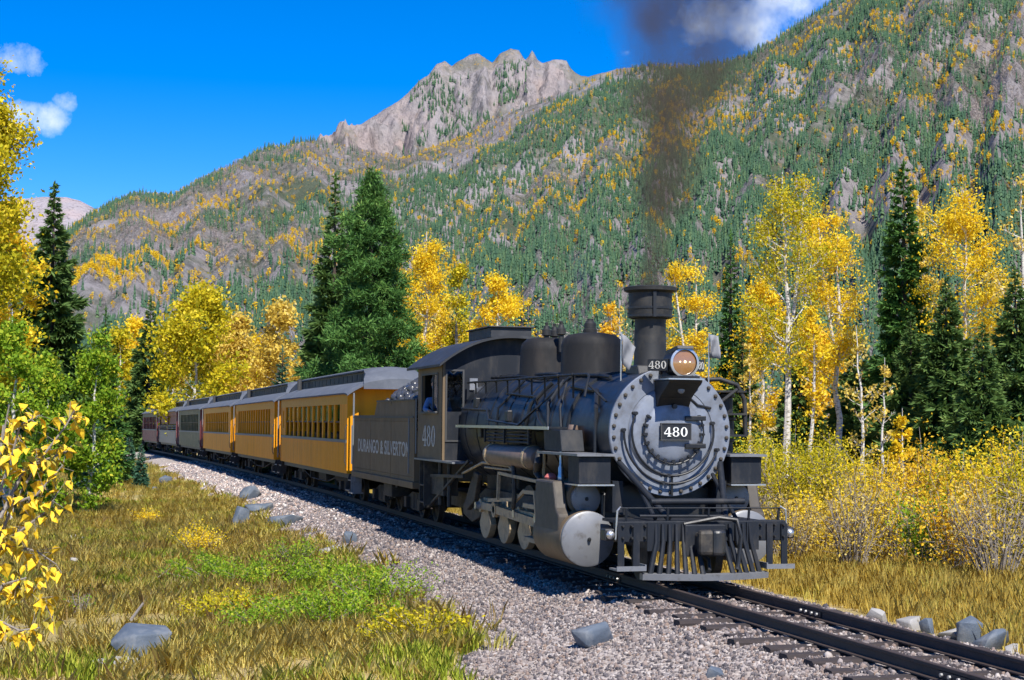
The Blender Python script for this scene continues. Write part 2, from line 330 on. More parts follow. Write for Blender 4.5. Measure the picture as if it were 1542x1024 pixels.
def surf(x, y):
    x = np.asarray(x, float); y = np.asarray(y, float); return np.maximum(gz(x, y), np.where(np.abs(y - yo(x) + 1) < 4, bz(x, np.clip(y - yo(x), -4.8, 2.5)), -99))

# ---------------------------------------------------------------- scattering with geometry nodes (only for what nobody could count)
def protocol(name, objs):
    c = bpy.data.collections.new(name)
    for o in objs:
        for cc_ in list(o.users_collection): cc_.objects.unlink(o)
        c.objects.link(o)
    return c
def scatter(name, P, rot, sc, idx, coll, label, cat):
    me = bpy.data.meshes.new(name); P = np.asarray(P, np.float32); me.vertices.add(len(P)); me.vertices.foreach_set('co', P.ravel())
    a = me.attributes.new('rot', 'FLOAT_VECTOR', 'POINT'); a.data.foreach_set('vector', np.asarray(rot, np.float32).ravel())
    a = me.attributes.new('scl', 'FLOAT_VECTOR', 'POINT'); sc = np.asarray(sc, np.float32); sc = np.repeat(sc[:, None], 3, 1) if sc.ndim == 1 else sc; a.data.foreach_set('vector', sc.ravel())
    a = me.attributes.new('idx', 'INT', 'POINT'); a.data.foreach_set('value', np.asarray(idx, np.int32))
    me.update(); o = link(name, me); tag(o, label, cat, kind='stuff')
    g = bpy.data.node_groups.new(name, 'GeometryNodeTree'); g.interface.new_socket('Geometry', in_out='INPUT', socket_type='NodeSocketGeometry'); g.interface.new_socket('Geometry', in_out='OUTPUT', socket_type='NodeSocketGeometry')
    gi = g.nodes.new('NodeGroupInput'); go = g.nodes.new('NodeGroupOutput'); ip = g.nodes.new('GeometryNodeInstanceOnPoints'); ci = g.nodes.new('GeometryNodeCollectionInfo')
    ci.inputs['Collection'].default_value = coll; ci.inputs['Separate Children'].default_value = True; ci.inputs['Reset Children'].default_value = True
    def na(n_, ty): q = g.nodes.new('GeometryNodeInputNamedAttribute'); q.data_type = ty; q.inputs['Name'].default_value = n_; return q.outputs[0]
    L = g.links.new; L(gi.outputs[0], ip.inputs['Points']); L(ci.outputs[0], ip.inputs['Instance']); ip.inputs['Pick Instance'].default_value = True
    L(na('idx', 'INT'), ip.inputs['Instance Index']); L(na('rot', 'FLOAT_VECTOR'), ip.inputs['Rotation']); L(na('scl', 'FLOAT_VECTOR'), ip.inputs['Scale']); L(ip.outputs[0], go.inputs[0])
    md = o.modifiers.new('scatter', 'NODES'); md.node_group = g
    return o

# loose stones of the ballast
rng = np.random.default_rng(3)
MT['stone'] = None
m = bpy.data.materials.new('ballast stone'); m.use_nodes = True; t = m.node_tree; b = t.nodes['Principled BSDF']; b.inputs['Roughness'].default_value = .85; b.inputs['Specular IOR Level'].default_value = .2
oi = N(t, 'ShaderNodeObjectInfo'); cc = ramp(t, oi.outputs['Random'], [(0, (.05, .046, .052)), (.25, (.115, .102, .104)), (.5, (.18, .152, .145)), (.65, (.225, .16, .125)), (.85, (.28, .24, .225)), (1, (.44, .39, .35))]); t.links.new(cc, b.inputs['Base Color']); MT['stone'] = m
ICO_V = None
def ico(sub=1):
    import bmesh
    bm = bmesh.new(); bmesh.ops.create_icosphere(bm, subdivisions=sub, radius=1); V = np.array([v.co[:] for v in bm.verts]); Fi = np.array([[v.index for v in f.verts] for f in bm.faces]); bm.free(); return V, Fi
IV, IF = ico(1); IV2, IF2 = ico(2); IV3, IF3 = ico(3)
protos = []
for k in range(6):
    V = IV * (1 + rng.uniform(-.3, .25, (len(IV), 1))) * np.array([1, rng.uniform(.6, .95), rng.uniform(.5, .75)]); protos.append(npmesh('stone', V, IF, MT['stone']))
cs = protocol('stones', protos)
n = 105000
x = 17 - 47 * rng.random(n) ** 1.25; lo, hi = bal_edge(x); yv = lo + (hi - lo) * rng.random(n)
keep = (x < 15) & ~((np.abs(np.abs(yv) - .487) < .085))
x = x[keep]; yv = yv[keep]
s_ = np.exp(rng.normal(math.log(.019), .36, len(x))); s_ = np.clip(s_, .013, .06); s_ = np.where(x < -8, s_ * 1.25, s_)
P = np.stack([x, yv + yo(x), bz(x, yv) + s_ * .25], -1); rot = rng.uniform(0, 6.28, (len(x), 3))
scatter('ballast_stones', P, rot, s_, rng.integers(0, 6, len(x)), cs, 'loose grey and tan ballast stones along the track', 'ballast')

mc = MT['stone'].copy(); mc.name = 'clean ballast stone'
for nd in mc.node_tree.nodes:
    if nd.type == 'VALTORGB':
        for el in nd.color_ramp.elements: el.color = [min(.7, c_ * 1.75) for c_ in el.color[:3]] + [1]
cl_ = []
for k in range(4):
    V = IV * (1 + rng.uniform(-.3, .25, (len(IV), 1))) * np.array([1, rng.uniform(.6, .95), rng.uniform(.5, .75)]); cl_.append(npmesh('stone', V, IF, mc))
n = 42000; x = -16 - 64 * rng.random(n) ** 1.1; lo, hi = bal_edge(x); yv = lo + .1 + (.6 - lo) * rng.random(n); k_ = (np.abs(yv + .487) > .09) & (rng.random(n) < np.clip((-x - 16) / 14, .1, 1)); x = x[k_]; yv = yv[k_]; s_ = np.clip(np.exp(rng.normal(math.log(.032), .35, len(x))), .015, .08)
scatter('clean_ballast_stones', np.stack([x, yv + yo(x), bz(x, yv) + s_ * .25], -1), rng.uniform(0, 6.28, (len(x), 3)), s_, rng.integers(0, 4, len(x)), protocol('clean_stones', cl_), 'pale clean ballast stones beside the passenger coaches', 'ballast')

# ---------------------------------------------------------------- track: rails, ties
trk = empty('railway_track'); tag(trk, kind='structure')
tie = MB().box(-.11, .11, -1.1, 1.1, -.19, 0)
tmesh = []
for k in range(5):
    q = MB(); rr = random.Random(k)
    ring = [(-.1, -.19), (.1, -.19), (.11, -.03), (.085, 0), (-.085, .0), (-.11, -.025)]
    st = [(-1.1 - rr.uniform(0, .12)), -.5, 0, .5, 1.1 + rr.uniform(0, .1)]
    vs_ = []
    for yq in st: vs_ += [(a + rr.uniform(-.012, .012), yq, c + rr.uniform(-.012, .008)) for a, c in ring]
    fs = [tuple(reversed(range(6))), tuple(24 + i for i in range(6))] + [(j * 6 + i, j * 6 + (i + 1) % 6, j * 6 + 6 + (i + 1) % 6, j * 6 + 6 + i) for j in range(4) for i in range(6)]
    q.add(vs_, fs); o = q.build('tie', MT['tie'], trk); tmesh.append(o.data); bpy.data.objects.remove(o)
xq = 19.5; kk = 0; rr = random.Random(5)
while xq > -118:
    o = bpy.data.objects.new('tie', tmesh[kk % 5]); COL.objects.link(o); o.parent = trk
    o.location = (xq, float(yo(xq)) + rr.uniform(-.05, .05), float(zo(xq)) - .152 + rr.uniform(-.022, .004)); o.rotation_euler = (0, 0, rr.uniform(-.04, .04)); kk += 1; xq -= .56 + rr.uniform(-.05, .06)
prof = [(-.062, -.145), (.062, -.145), (.062, -.132), (.012, -.118), (.010, -.045), (.031, -.036), (.031, -.006), (.024, 0), (-.024, 0), (-.031, -.006), (-.031, -.036), (-.010, -.045), (-.012, -.118), (-.062, -.132)]
xr = np.concatenate([np.arange(28, -30, -4.), np.arange(-30, -150, -5.)])
for sgn in (-1, 1):
    V = []; n = len(prof)
    for xx in xr: V += [(xx, float(yo(xx)) + sgn * .487 + a, float(zo(xx)) + c) for a, c in prof]
    Fq = [(j * n + i, j * n + (i + 1) % n, j * n + n + (i + 1) % n, j * n + n + i) for j in range(len(xr) - 1) for i in range(n)]
    q = MB().add(V, Fq); o = q.build('rail', [MT['rail_side'], MT['rail_top']], trk)
    top = [p.normal.z > .5 and p.center.z > -.012 - .6 * (p.center.x < -30) for p in o.data.polygons]
    for p, tt in zip(o.data.polygons, top): p.material_index = int(tt and abs(p.normal.z) > .9 and p.center.z > float(zo(p.center.x)) - .02)
    for xj in ((2.6, -6) if sgn > 0 else (7.6, -2)):
        j = MB().box(xj - .3, xj + .3, sgn * .487 - .028, sgn * .487 + .028, -.112, -.048).build('joint_bar', MT['rail_side'], o)
        bo = MB()
        for xb in (-.22, -.08, .08, .22): bo.cyl((xj + xb, sgn * .487 - .028, -.08), (xj + xb, sgn * .487 - .055, -.08), .02, 6)
        bo.build('joint_bolts', MT['bare'], o)

# ---------------------------------------------------------------- mountains
def hz(px): return 628 + (px - 110) * .0087
def mpt(px, d): p = np.asarray(px, float); d = np.asarray(d, float); return CAM[0] + d * (_fw0[0] + _rt0[0] * (p - 771) / F), CAM[1] + d * (_fw0[1] + _rt0[1] * (p - 771) / F)
SKB = np.array([(-1200, 420), (-300, 400), (40, 380), (100, 349), (150, 314), (190, 295), (260, 293), (330, 254), (400, 222), (480, 210), (540, 226), (600, 238), (690, 204), (760, 168), (850, 133), (900, 112), (960, 97), (1080, 94), (1130, 77), (1180, 47), (1240, 7), (1320, -48), (1450, -120), (1542, -170), (2600, -320)], float)
SKA = np.array([(300, 330), (420, 226), (480, 205), (540, 181), (580, 156), (610, 134), (628, 115), (640, 108), (652, 90), (665, 87), (676, 97), (690, 84), (702, 76), (716, 75), (730, 84), (738, 88), (748, 74), (765, 65), (778, 70), (787, 86), (792, 80), (798, 68), (806, 82), (814, 87), (832, 82), (850, 84), (858, 96), (872, 106), (885, 108), (920, 100), (945, 93), (970, 90), (985, 92), (1000, 99), (1050, 108), (1300, 200)], float)
def rdist(px): return np.interp(px, [-1200, 100, 400, 700, 1000, 1300, 1542, 2600], [1900, 1950, 2250, 2500, 2250, 2050, 1900, 1700])
def bdist(px): return np.interp(px, [-1200, 100, 600, 1100, 1542, 2600], [420, 480, 560, 580, 540, 480])
def mz(px, d, full=True):
    x, y = mpt(px, d); Rd = rdist(px); Bd = bdist(px)
    s = (d - Bd) / (Rd - Bd); top = (hz(px) - np.interp(px, SKB[:, 0], SKB[:, 1])) / F * Rd + 2.25
    sc_ = np.clip(s, 0, 1)
    z = top * (.30 * sc_ + .70 * sc_ ** 1.35)
    # spurs and gullies that run down the slope
    w = np.clip(s * 4, 0, 1) * np.clip((1 - s) * 5, .06, 1)
    ph = px / 78 + fbm(x * .0021, y * .0021, 3, 3) * 2.2
    gl = np.abs(((ph) % 1) - .5) * 2
    z = z + w * top * .045 * (gl - .5) + w * ((fbm(x * .005, y * .005, 5, 7) - .5) * 60 + (fbm(x * .022, y * .022, 4, 13) - .5) * 16)
    z = np.where(s < 0, s * 40, z) ; z = np.where(s > 1, z - (d - Rd) * .38, z)
    z = np.where(s > .97, z + (fbm(x * .03, y * .03, 4, 23) - .5) * 9, z)
    return z
def mountain_mat(name, rockc, pinkc, floorc, thr):
    m = bpy.data.materials.new(name); m.use_nodes = True; t = m.node_tree; b = t.nodes['Principled BSDF']; b.inputs['Roughness'].default_value = .95; b.inputs['Specular IOR Level'].default_value = .05
    r1 = nmix(t, noise(t, .012, 8, .7, 'world'), tuple(x * .72 for x in rockc), tuple(x * 1.2 for x in rockc))
    r2 = nmix(t, ramp(t, noise(t, .006, 6, .6, 'world'), [(.45, (0, 0, 0)), (.65, (1, 1, 1))]), r1, pinkc)
    r2 = nmix(t, ramp(t, noise(t, .06, 9, .75, 'world', (1, 1, .4)), [(.36, (0, 0, 0)), (.50, (1, 1, 1))]), tuple(x * .45 for x in rockc), r2)
    fl = nmix(t, noise(t, .05, 7, .7, 'world'), tuple(x * .6 for x in floorc), tuple(x * 1.35 for x in floorc))
    fl = nmix(t, ramp(t, noise(t, .09, 5, .7, 'world'), [(.58, (0, 0, 0)), (.68, (1, 1, 1))]), fl, (.42, .25, .04))
    c = nmix(t, ramp(t, noise(t, .0075, 9, .68, 'world'), [(thr - .06, (0, 0, 0)), (thr + .05, (1, 1, 1))]), fl, r2)
    t.links.new(c, b.inputs['Base Color'])
    bp = N(t, 'ShaderNodeBump'); bp.inputs['Strength'].default_value = .9; bp.inputs['Distance'].default_value = 16; t.links.new(noise(t, .045, 10, .72, 'world', (1, 1, .5)), bp.inputs['Height']); t.links.new(bp.outputs[0], b.inputs['Normal'])
    return m
pxs = np.arange(-1000, 2500, 5.5); ss = np.concatenate([np.linspace(-.15, .2, 26), np.linspace(.21, 1.0, 105), np.linspace(1.02, 1.5, 10)])
PX, S_ = np.meshgrid(pxs, ss, indexing='ij'); D_ = bdist(PX) + S_ * (rdist(PX) - bdist(PX)); X, Y = mpt(PX, D_); Z = mz(PX, D_)
i = np.arange(X.size).reshape(X.shape); QF = lambda i: np.stack([i[:-1, :-1], i[1:, :-1], i[1:, 1:], i[:-1, 1:]], -1).reshape(-1, 4)
MT['mtn'] = mountain_mat('mountain slope', (.34, .315, .32), (.31, .28, .275), (.105, .125, .085), .49)
o = npmesh('mountain_slope', np.stack([X, Y, Z], -1).reshape(-1, 3), QF(i), MT['mtn'], smooth=True); tag(o, kind='structure')
# the bare rocky peak behind
def peakz(px, d):
    D0 = 3300.; x, y = mpt(px, d); s = (d - 2560) / (D0 - 2560)
    top = (hz(px) - np.interp(px, SKA[:, 0], SKA[:, 1])) / F * D0
    sm = (hz(px) - np.interp(px, [300, 480, 620, 720, 850, 1000, 1300], [340, 215, 150, 120, 120, 120, 220])) / F * D0
    k = np.clip(s, 0, 1); z = (sm * (1 - k ** 4) + top * k ** 4) * (.42 + .58 * np.clip(k, 0, 1) ** 1.1)
    w = np.clip((1 - k) * 6, .05, 1)
    fl = np.abs(((px / 34 + fbm(x * .002, y * .002, 3, 51) * 1.6) % 1) - .5) * 2
    rd = 1 - np.abs(fbm(x * .007, y * .007, 4, 57) - .5) * 2
    z = z + w * ((fl - .5) * 26 + (rd - .75) * 170 + (fbm(x * .012, y * .012, 5, 59) - .5) * 110 + (fbm(x * .04, y * .04, 4, 61) - .5) * 70)
    z = np.where(s > 1, z - (d - D0) * .9, z) + np.where(s > .9, (fbm(x * .02, y * .02, 5, 67) - .5) * 14, 0)
    return z
pxs = np.arange(300, 1302, 2.5); ds = np.concatenate([np.linspace(2560, 3300, 110), np.linspace(3320, 3900, 8)])
PX, D_ = np.meshgrid(pxs, ds, indexing='ij'); X, Y = mpt(PX, D_); Z = peakz(PX, D_); i = np.arange(X.size).reshape(X.shape)
MT['peak'] = mountain_mat('peak rock', (.33, .30, .30), (.36, .29, .27), (.20, .19, .16), .42)
o = npmesh('rocky_peak', np.stack([X, Y, Z], -1).reshape(-1, 3), QF(i), MT['peak'], smooth=True); tag(o, kind='structure')
SKC = np.array([(-500, 330), (0, 300), (60, 293), (95, 293), (115, 298), (138, 310), (160, 330), (300, 420)], float)
pxs = np.arange(-500, 301, 5.); ds = np.linspace(5200, 7600, 40)
PX, D_ = np.meshgrid(pxs, ds, indexing='ij'); X, Y = mpt(PX, D_); k = (D_ - 5200) / 1800
Z = np.where(k < 1, (hz(PX) - np.interp(PX, SKC[:, 0], SKC[:, 1])) / F * 7000 * np.clip(k, 0, 1) ** .9, (hz(PX) - np.interp(PX, SKC[:, 0], SKC[:, 1])) / F * 7000 * (2 - k)) + (fbm(X * .004, Y * .004, 5, 77) - .5) * 90 * np.clip((1 - k) * 4, .15, 1)
i = np.arange(X.size).reshape(X.shape); MT['far'] = mountain_mat('far mountain', (.38, .34, .36), (.42, .34, .34), (.34, .30, .28), .38)
o = npmesh('far_mountain', np.stack([X, Y, Z], -1).reshape(-1, 3), QF(i), MT['far'], smooth=True); tag(o, kind='structure')

# ---------------------------------------------------------------- the far-off wood on the slopes
MT['farconifer'] = leafmat('far conifers', [(0, (.022, .056, .034)), (.4, (.044, .10, .056)), (.75, (.075, .14, .066)), (1, (.12, .17, .07))], .1, objrand=.6)
MT['faraspen'] = leafmat('far aspens', [(0, (.55, .30, .01)), (.4, (.78, .50, .015)), (.75, (.86, .60, .03)), (1, (.60, .52, .06))], .25, objrand=.6)
MT['fargrey'] = leafmat('far leafless aspens', [(0, (.20, .165, .155)), (.6, (.32, .275, .255)), (1, (.40, .33, .28))], .1, objrand=.5)
rng = np.random.default_rng(11)
def cone_tree(seed, hgt=12., rad=2.3):
    r = np.random.default_rng(seed); V = []; Fc = []
    for k in range(5):
        z0 = hgt * (.04 + .19 * k); z1 = min(hgt, z0 + hgt * .34); rr_ = rad * (1 - k * .185) * r.uniform(.85, 1.15); b0 = len(V); n = 7
        for j in range(n): a = 6.283 * (j + r.uniform(-.3, .3)) / n; q = rr_ * r.uniform(.55, 1.2); V.append((q * math.cos(a), q * math.sin(a), z0 + r.uniform(-.06, .06) * hgt))
        V.append((r.uniform(-.1, .1), r.uniform(-.1, .1), z1)); Fc += [(b0 + j, b0 + (j + 1) % n, b0 + n) for j in range(n)]
    return npmesh('conifer', V, Fc, MT['farconifer'], tint=r.random(len(Fc)))
def puff_tree(seed, mt, hgt=10., rad=2.2, n=70, q=1.0):
    r = np.random.default_rng(seed); d = r.normal(size=(n, 3)); d /= np.linalg.norm(d, axis=1)[:, None]; c = d * r.uniform(.45, 1, (n, 1)) * np.array([rad, rad, hgt * .36]) + np.array([0, 0, hgt * .62])
    u = r.normal(size=(n, 3)); u /= np.linalg.norm(u, axis=1)[:, None]; w = np.cross(u, r.normal(size=(n, 3))); w /= np.linalg.norm(w, axis=1)[:, None]
    s = r.uniform(.45, .9, (n, 1)) * q; V = np.stack([c - u * s, c + w * s * .7, c + u * s, c - w * s * .7], 1).reshape(-1, 3); Fq = np.arange(n * 4).reshape(n, 4)
    tr_ = [(-.1, 0, 0), (.1, 0, 0), (.08, 0, hgt * .6), (-.08, 0, hgt * .6)]
    V = np.concatenate([V, tr_]); Fq = np.concatenate([Fq, [[n * 4, n * 4 + 1, n * 4 + 2, n * 4 + 3]]])
    return npmesh('aspen', V, Fq, mt, tint=r.random(n + 1))
ccf = protocol('far_conifers', [cone_tree(k, 11 + k % 3, 1.45 + .2 * (k % 4)) for k in range(7)])
cca = protocol('far_aspens', [puff_tree(k + 50, MT['faraspen'], 8 + k % 3, 1.5 + .15 * k, q=.75) for k in range(5)])
ccg = protocol('far_greys', [puff_tree(k + 80, MT['fargrey'], 9, 1.6, 46, .55) for k in range(4)])
n = 210000
px = rng.uniform(-260, 1800, n); u_ = rng.random(n); Bd = bdist(px) * .55; Rd = rdist(px) * 1.005; d = np.sqrt(Bd ** 2 + u_ * (Rd ** 2 - Bd ** 2))
x, y = mpt(px, d); z = np.where(d > bdist(px), mz(px, d), gz(x, y)); iy = hz(px) - (z - 2.25) / d * F       # image row, for regional cover
cov = fbm(x * .0045, y * .0045, 5, 91) + .30 * (fbm(x * .02, y * .02, 3, 95) - .5)
left = np.clip((640 - px) / 260, 0, 1) * np.clip((430 - iy) / 120, 0, 1)
topr = np.clip((px - 1130) / 150, 0, 1) * np.clip((170 - iy) / 120, 0, 1)
band = np.exp(-((iy - (190 + (900 - px) * .12)) / 32) ** 2) * np.clip((940 - px) / 120, 0, 1) * np.clip((px - 420) / 160, 0, 1)
cov = cov - .19 * left - .05 * topr - .10 * np.exp(-((iy - (270 - (px - 430) * .25)) / 45) ** 2) * ((px > 330) & (px < 720)) - .20 * band + .01 + .10 * np.clip((px - 480) / 200, 0, 1) * np.clip((iy - 150) / 80, 0, 1)
dens = np.clip((cov - .40) / .15, 0, 1) * .95 + .05
asp = fbm(x * .016, y * .011, 4, 99) * .75 + .25 * fbm(x * .004, y * .004, 2, 98) + .05 * np.exp(-((iy - 185) / 30) ** 2) * (px > 1080) + .09 * np.exp(-((iy - (330 + (px - 950) * -.25)) / 18) ** 2) * (np.abs(px - 1000) < 110) + .10 * np.exp(-((iy - 415) / 22) ** 2) * (px < 460)
gry = fbm(x * .006 + 40, y * .006, 4, 103) + .2 * band + .1 * left + .12 * topr
r1 = rng.random(n); isA = (asp > .57) & (rng.random(n) < np.clip((asp - .55) * 9, .1, .8)) | (rng.random(n) < .10)
isG = ~isA & (r1 > dens * .8) & (gry > .5) & (rng.random(n) < .45)
isC = ~isA & ~isG & (r1 < dens * np.where(px > 1000, .68, .52))
isA &= rng.random(n) < np.where(px > 1050, .15, .24)
rot = np.zeros((n, 3)); rot[:, 2] = rng.uniform(0, 6.28, n)
P = np.stack([x, y, z - .4], -1); sc_ = rng.uniform(.42, 1.05, n) * np.where(d < 700, 1.0, 1.0)
peakC = None
# dark spruces in the clefts of the peak
n2 = 9000; px2 = rng.uniform(470, 1000, n2); d2 = rng.uniform(2600, 3250, n2); x2, y2 = mpt(px2, d2); z2 = peakz(px2, d2); iy2 = hz(px2) - (z2 - 2.25) / d2 * F
k2 = (fbm(px2 * .018, iy2 * .03, 4, 107) + .22 * np.exp(-((px2 - 650) / 45) ** 2 - ((iy2 - 140) / 30) ** 2) + .2 * np.exp(-((px2 - 752) / 22) ** 2 - ((iy2 - 135) / 30) ** 2) - .1 * (iy2 < 105) > .66)
Pk = np.stack([x2, y2, z2 - .5], -1)[k2]; rk = np.zeros((len(Pk), 3)); rk[:, 2] = rng.uniform(0, 6.28, len(Pk))
scatter('conifer_forest', np.concatenate([P[isC], Pk]), np.concatenate([rot[isC], rk]), np.concatenate([sc_[isC], rng.uniform(.8, 1.5, len(Pk))]), rng.integers(0, 7, isC.sum() + len(Pk)), ccf, 'dark green conifer forest covering the mountainside', 'forest')
scatter('aspen_forest', P[isA], rot[isA], sc_[isA], rng.integers(0, 5, isA.sum()), cca, 'golden aspen patches scattered over the mountainside', 'forest')
scatter('bare_aspen_forest', P[isG], rot[isG], sc_[isG], rng.integers(0, 4, isG.sum()), ccg, 'grey leafless aspen thickets on the mountainside', 'forest')
print('far trees', isC.sum(), isA.sum(), isG.sum(), len(Pk))
# ================================================================= lettering
def ell(cx, cz, a, b, n=28): return [(cx + a * math.cos(2 * math.pi * k / n), cz + b * math.sin(2 * math.pi * k / n)) for k in range(n)]
def ring(mb, o, i, T, d):     # band between two closed outlines, mapped by T, thickness vector d
    n = len(o); d = Vector(d); V = [T(p) for p in o] + [T(p) for p in i]; V2 = [v + d for v in V]
    fs = [(k, (k + 1) % n, n + (k + 1) % n, n + k) for k in range(n)] + [(2 * n + k, 2 * n + n + k, 2 * n + n + (k + 1) % n, 2 * n + (k + 1) % n) for k in range(n)]
    fs += [(k, 2 * n + k, 2 * n + (k + 1) % n, (k + 1) % n) for k in range(n)] + [(n + k, n + (k + 1) % n, 3 * n + (k + 1) % n, 3 * n + k) for k in range(n)]
    mb.add(V + V2, fs)
def poly3(mb, pts, T, d):
    n = len(pts); d = Vector(d); V = [T(p) for p in pts]; mb.add(V + [v + d for v in V], [tuple(range(n)), tuple(reversed(range(n, 2 * n)))] + [(k, n + k, n + (k + 1) % n, (k + 1) % n) for k in range(n)])
def digits480(parent, org, u, v, h, w, m, gap=.12):
    """serif 480: org = lower-left corner, u right, v up, h digit height, w digit width"""
    u = Vector(u).normalized(); v = Vector(v).normalized(); nrm = u.cross(v).normalized(); org = Vector(org)
    for k, ch in enumerate('480'):
        mb = MB(); o0 = org + u * k * w * (1 + gap); T = lambda p: o0 + u * p[0] * w + v * p[1] * h; d = nrm * .006; d2 = nrm * .0075
        if ch == '4':
            poly3(mb, [(.58, .02), (.80, .02), (.80, 1), (.66, 1), (.58, .9)], T, d)
            poly3(mb, [(.0, .25), (1.0, .25), (1.0, .36), (.0, .36)], T, d2)
            poly3(mb, [(.0, .36), (.12, .36), (.66, .99), (.58, 1)], T, nrm * .009)
            poly3(mb, [(.44, 0), (.94, 0), (.94, .07), (.44, .07)], T, nrm * .0105)
        elif ch == '8':
            ring(mb, ell(.5, .28, .46, .285), ell(.5, .28, .24, .215), T, d); ring(mb, ell(.5, .76, .40, .245), ell(.5, .76, .20, .185), T, d2)
        else:
            ring(mb, ell(.5, .5, .46, .505), ell(.5, .5, .22, .44), T, d)
        mb.build('digit', m, parent, recalc=False)
def lettering(name, text, org, rot, size, m, parent, sx=1., off=.0):
    cu = bpy.data.curves.new(name, 'FONT'); cu.body = text; cu.size = size; cu.extrude = .002; cu.offset = off; cu.space_character = 1.02
    o = bpy.data.objects.new(name, cu); COL.objects.link(o); bpy.context.view_layer.update()
    me = bpy.data.meshes.new_from_object(o.evaluated_get(bpy.context.evaluated_depsgraph_get())); bpy.data.objects.remove(o)
    o = link(name, me, m, parent); o.rotation_euler = rot; o.location = org; o.scale = (sx, 1, 1); o.data.materials.clear(); o.data.materials.append(m); return o

# ================================================================= locomotive
K = empty('steam_locomotive'); tag(K, 'black steam locomotive numbered 480 with grey smokebox front, pulling the train', 'locomotive')
B = MT['black']
cz = 2.11
def arcpts(a0, a1, r, x, n=24, cy=0, c=cz): return [(x, cy + r * math.cos(R(a0 + (a1 - a0) * k / n)), c + r * math.sin(R(a0 + (a1 - a0) * k / n))) for k in range(n + 1)]
MB().lathe([(.5, -3.0), (.905, -3.0), (.905, -1.04), (.5, -1.04)], (0, 0, cz), 'x', 64).build('smokebox', MT['boiler'], K, True)
fr_ = MB().lathe([(.60, -1.05), (.93, -1.05), (.935, -1.04), (.935, -.995), (.925, -.985), (.66, -.985), (.655, -1.0), (.62, -.955), (.50, -.93), (.40, -.925)], (0, 0, cz), 'x', 72).build('smokebox_front', MT['graphite'], K, True)
bm_ = None
for k in range(34):
    a = 2 * math.pi * (k + .5) / 34
    if bm_ is None: o = MB().lathe([(.03, -.99), (.03, -.965), (.017, -.945)], (0, 0, 0), 'x', 7).build('bolt', MT['running'], fr_); bm_ = o.data
    else: o = link('bolt', bm_, None, fr_)
    o.location = (0, .875 * math.cos(a), cz + .875 * math.sin(a))
dr = MB().lathe([(.44, -.945), (.445, -.90), (.43, -.88), (.36, -.85), (.2, -.825), (.02, -.82)], (0, .0, cz - .0), 'x', 56).build('smokebox_door', MT['graphite'], K, True)
for k in range(15):
    a = R(150 + k * 240 / 14); c_, s_ = math.cos(a), math.sin(a)
    q = MB().bar((-.875, .47 * c_, cz + .47 * s_), (-.875, .40 * c_, cz + .40 * s_), .05, .035); q.cyl((-.90, .455 * c_, cz + .455 * s_), (-.82, .455 * c_, cz + .455 * s_), .02, 6); q.build('door_clamp', B, dr)
q = MB().tube([(-.85, .46 * math.cos(R(a)), cz + .46 * math.sin(R(a))) for a in range(150, 400, 10)], .012, 6); q.build('clamp_rod', B, dr)
for zz in (.20, -.20): MB().box(-.86, -.80, .16, .48, cz + zz - .035, cz + zz + .035).build('hinge', B, dr, bevel=.01)
MB().cyl((-.86, .0, cz + .37), (-.80, .0, cz + .37), .035, 10).build('latch', B, dr)
npl = MB().box(-.80, -.765, -.235, .235, cz - .12, cz + .13).build('number_plate', MT['cabfront'], K, bevel=.006)
MB().box(-.764, -.757, -.235, -.222, cz - .12, cz + .13).box(-.764, -.757, .222, .235, cz - .12, cz + .13).box(-.764, -.757, -.222, .222, cz - .12, cz - .107).box(-.764, -.757, -.222, .222, cz + .117, cz + .13).build('plate_border', MT['trim'], npl)
digits480(npl, (-.764, -.185, cz - .065), (0, 1, 0), (0, 0, 1), .135, .112, MT['white'], .12)
# curved grab rails on the smokebox front
def curved(a0, a1, r, x):
    q = MB().tube(arcpts(a0, a1, r, x), .017, 8)
    for a in (a0, (a0 + a1) / 2, a1): q.cyl((-1, r * math.cos(R(a)), cz + r * math.sin(R(a))), (x + .03, r * math.cos(R(a)), cz + r * math.sin(R(a))), .026, 8)
    return q
curved(155, 372, .63, -.88).build('grab_rail', B, K, True); curved(178, 340, .745, -.90).build('grab_rail', B, K, True)
MB().cyl((-.92, 0, cz - .92), (-.92, 0, cz - .62), .018, 8).build('drain_pipe', B, K)
# stack
MB().lathe([(.30, 2.92), (.245, 3.10), (.235, 3.74), (.24, 3.80), (.325, 3.815), (.335, 3.95), (.325, 3.955), (.325, 4.19), (.345, 4.21), (.40, 4.225), (.405, 4.275), (.36, 4.29), (.30, 4.29), (.28, 4.0)], (-1.85, 0, 0), 'z', 48).build('smokestack', MT['sooty'], K, True)
q = MB()
for zz in (3.83, 3.95): q.lathe([(.33, zz), (.345, zz), (.345, zz + .03), (.33, zz + .03)], (-1.85, 0, 0), 'z', 40)
q.bar((-1.5, -.06, 3.82), (-1.5, -.06, 4.2), .05, .02); q.build('stack_band', B, K)
MB().prism([(-2.15, 2.98), (-1.5, 2.93), (-1.6, 3.1), (-2.1, 3.1)], -.3, .3).build('stack_saddle', B, K, bevel=.02)
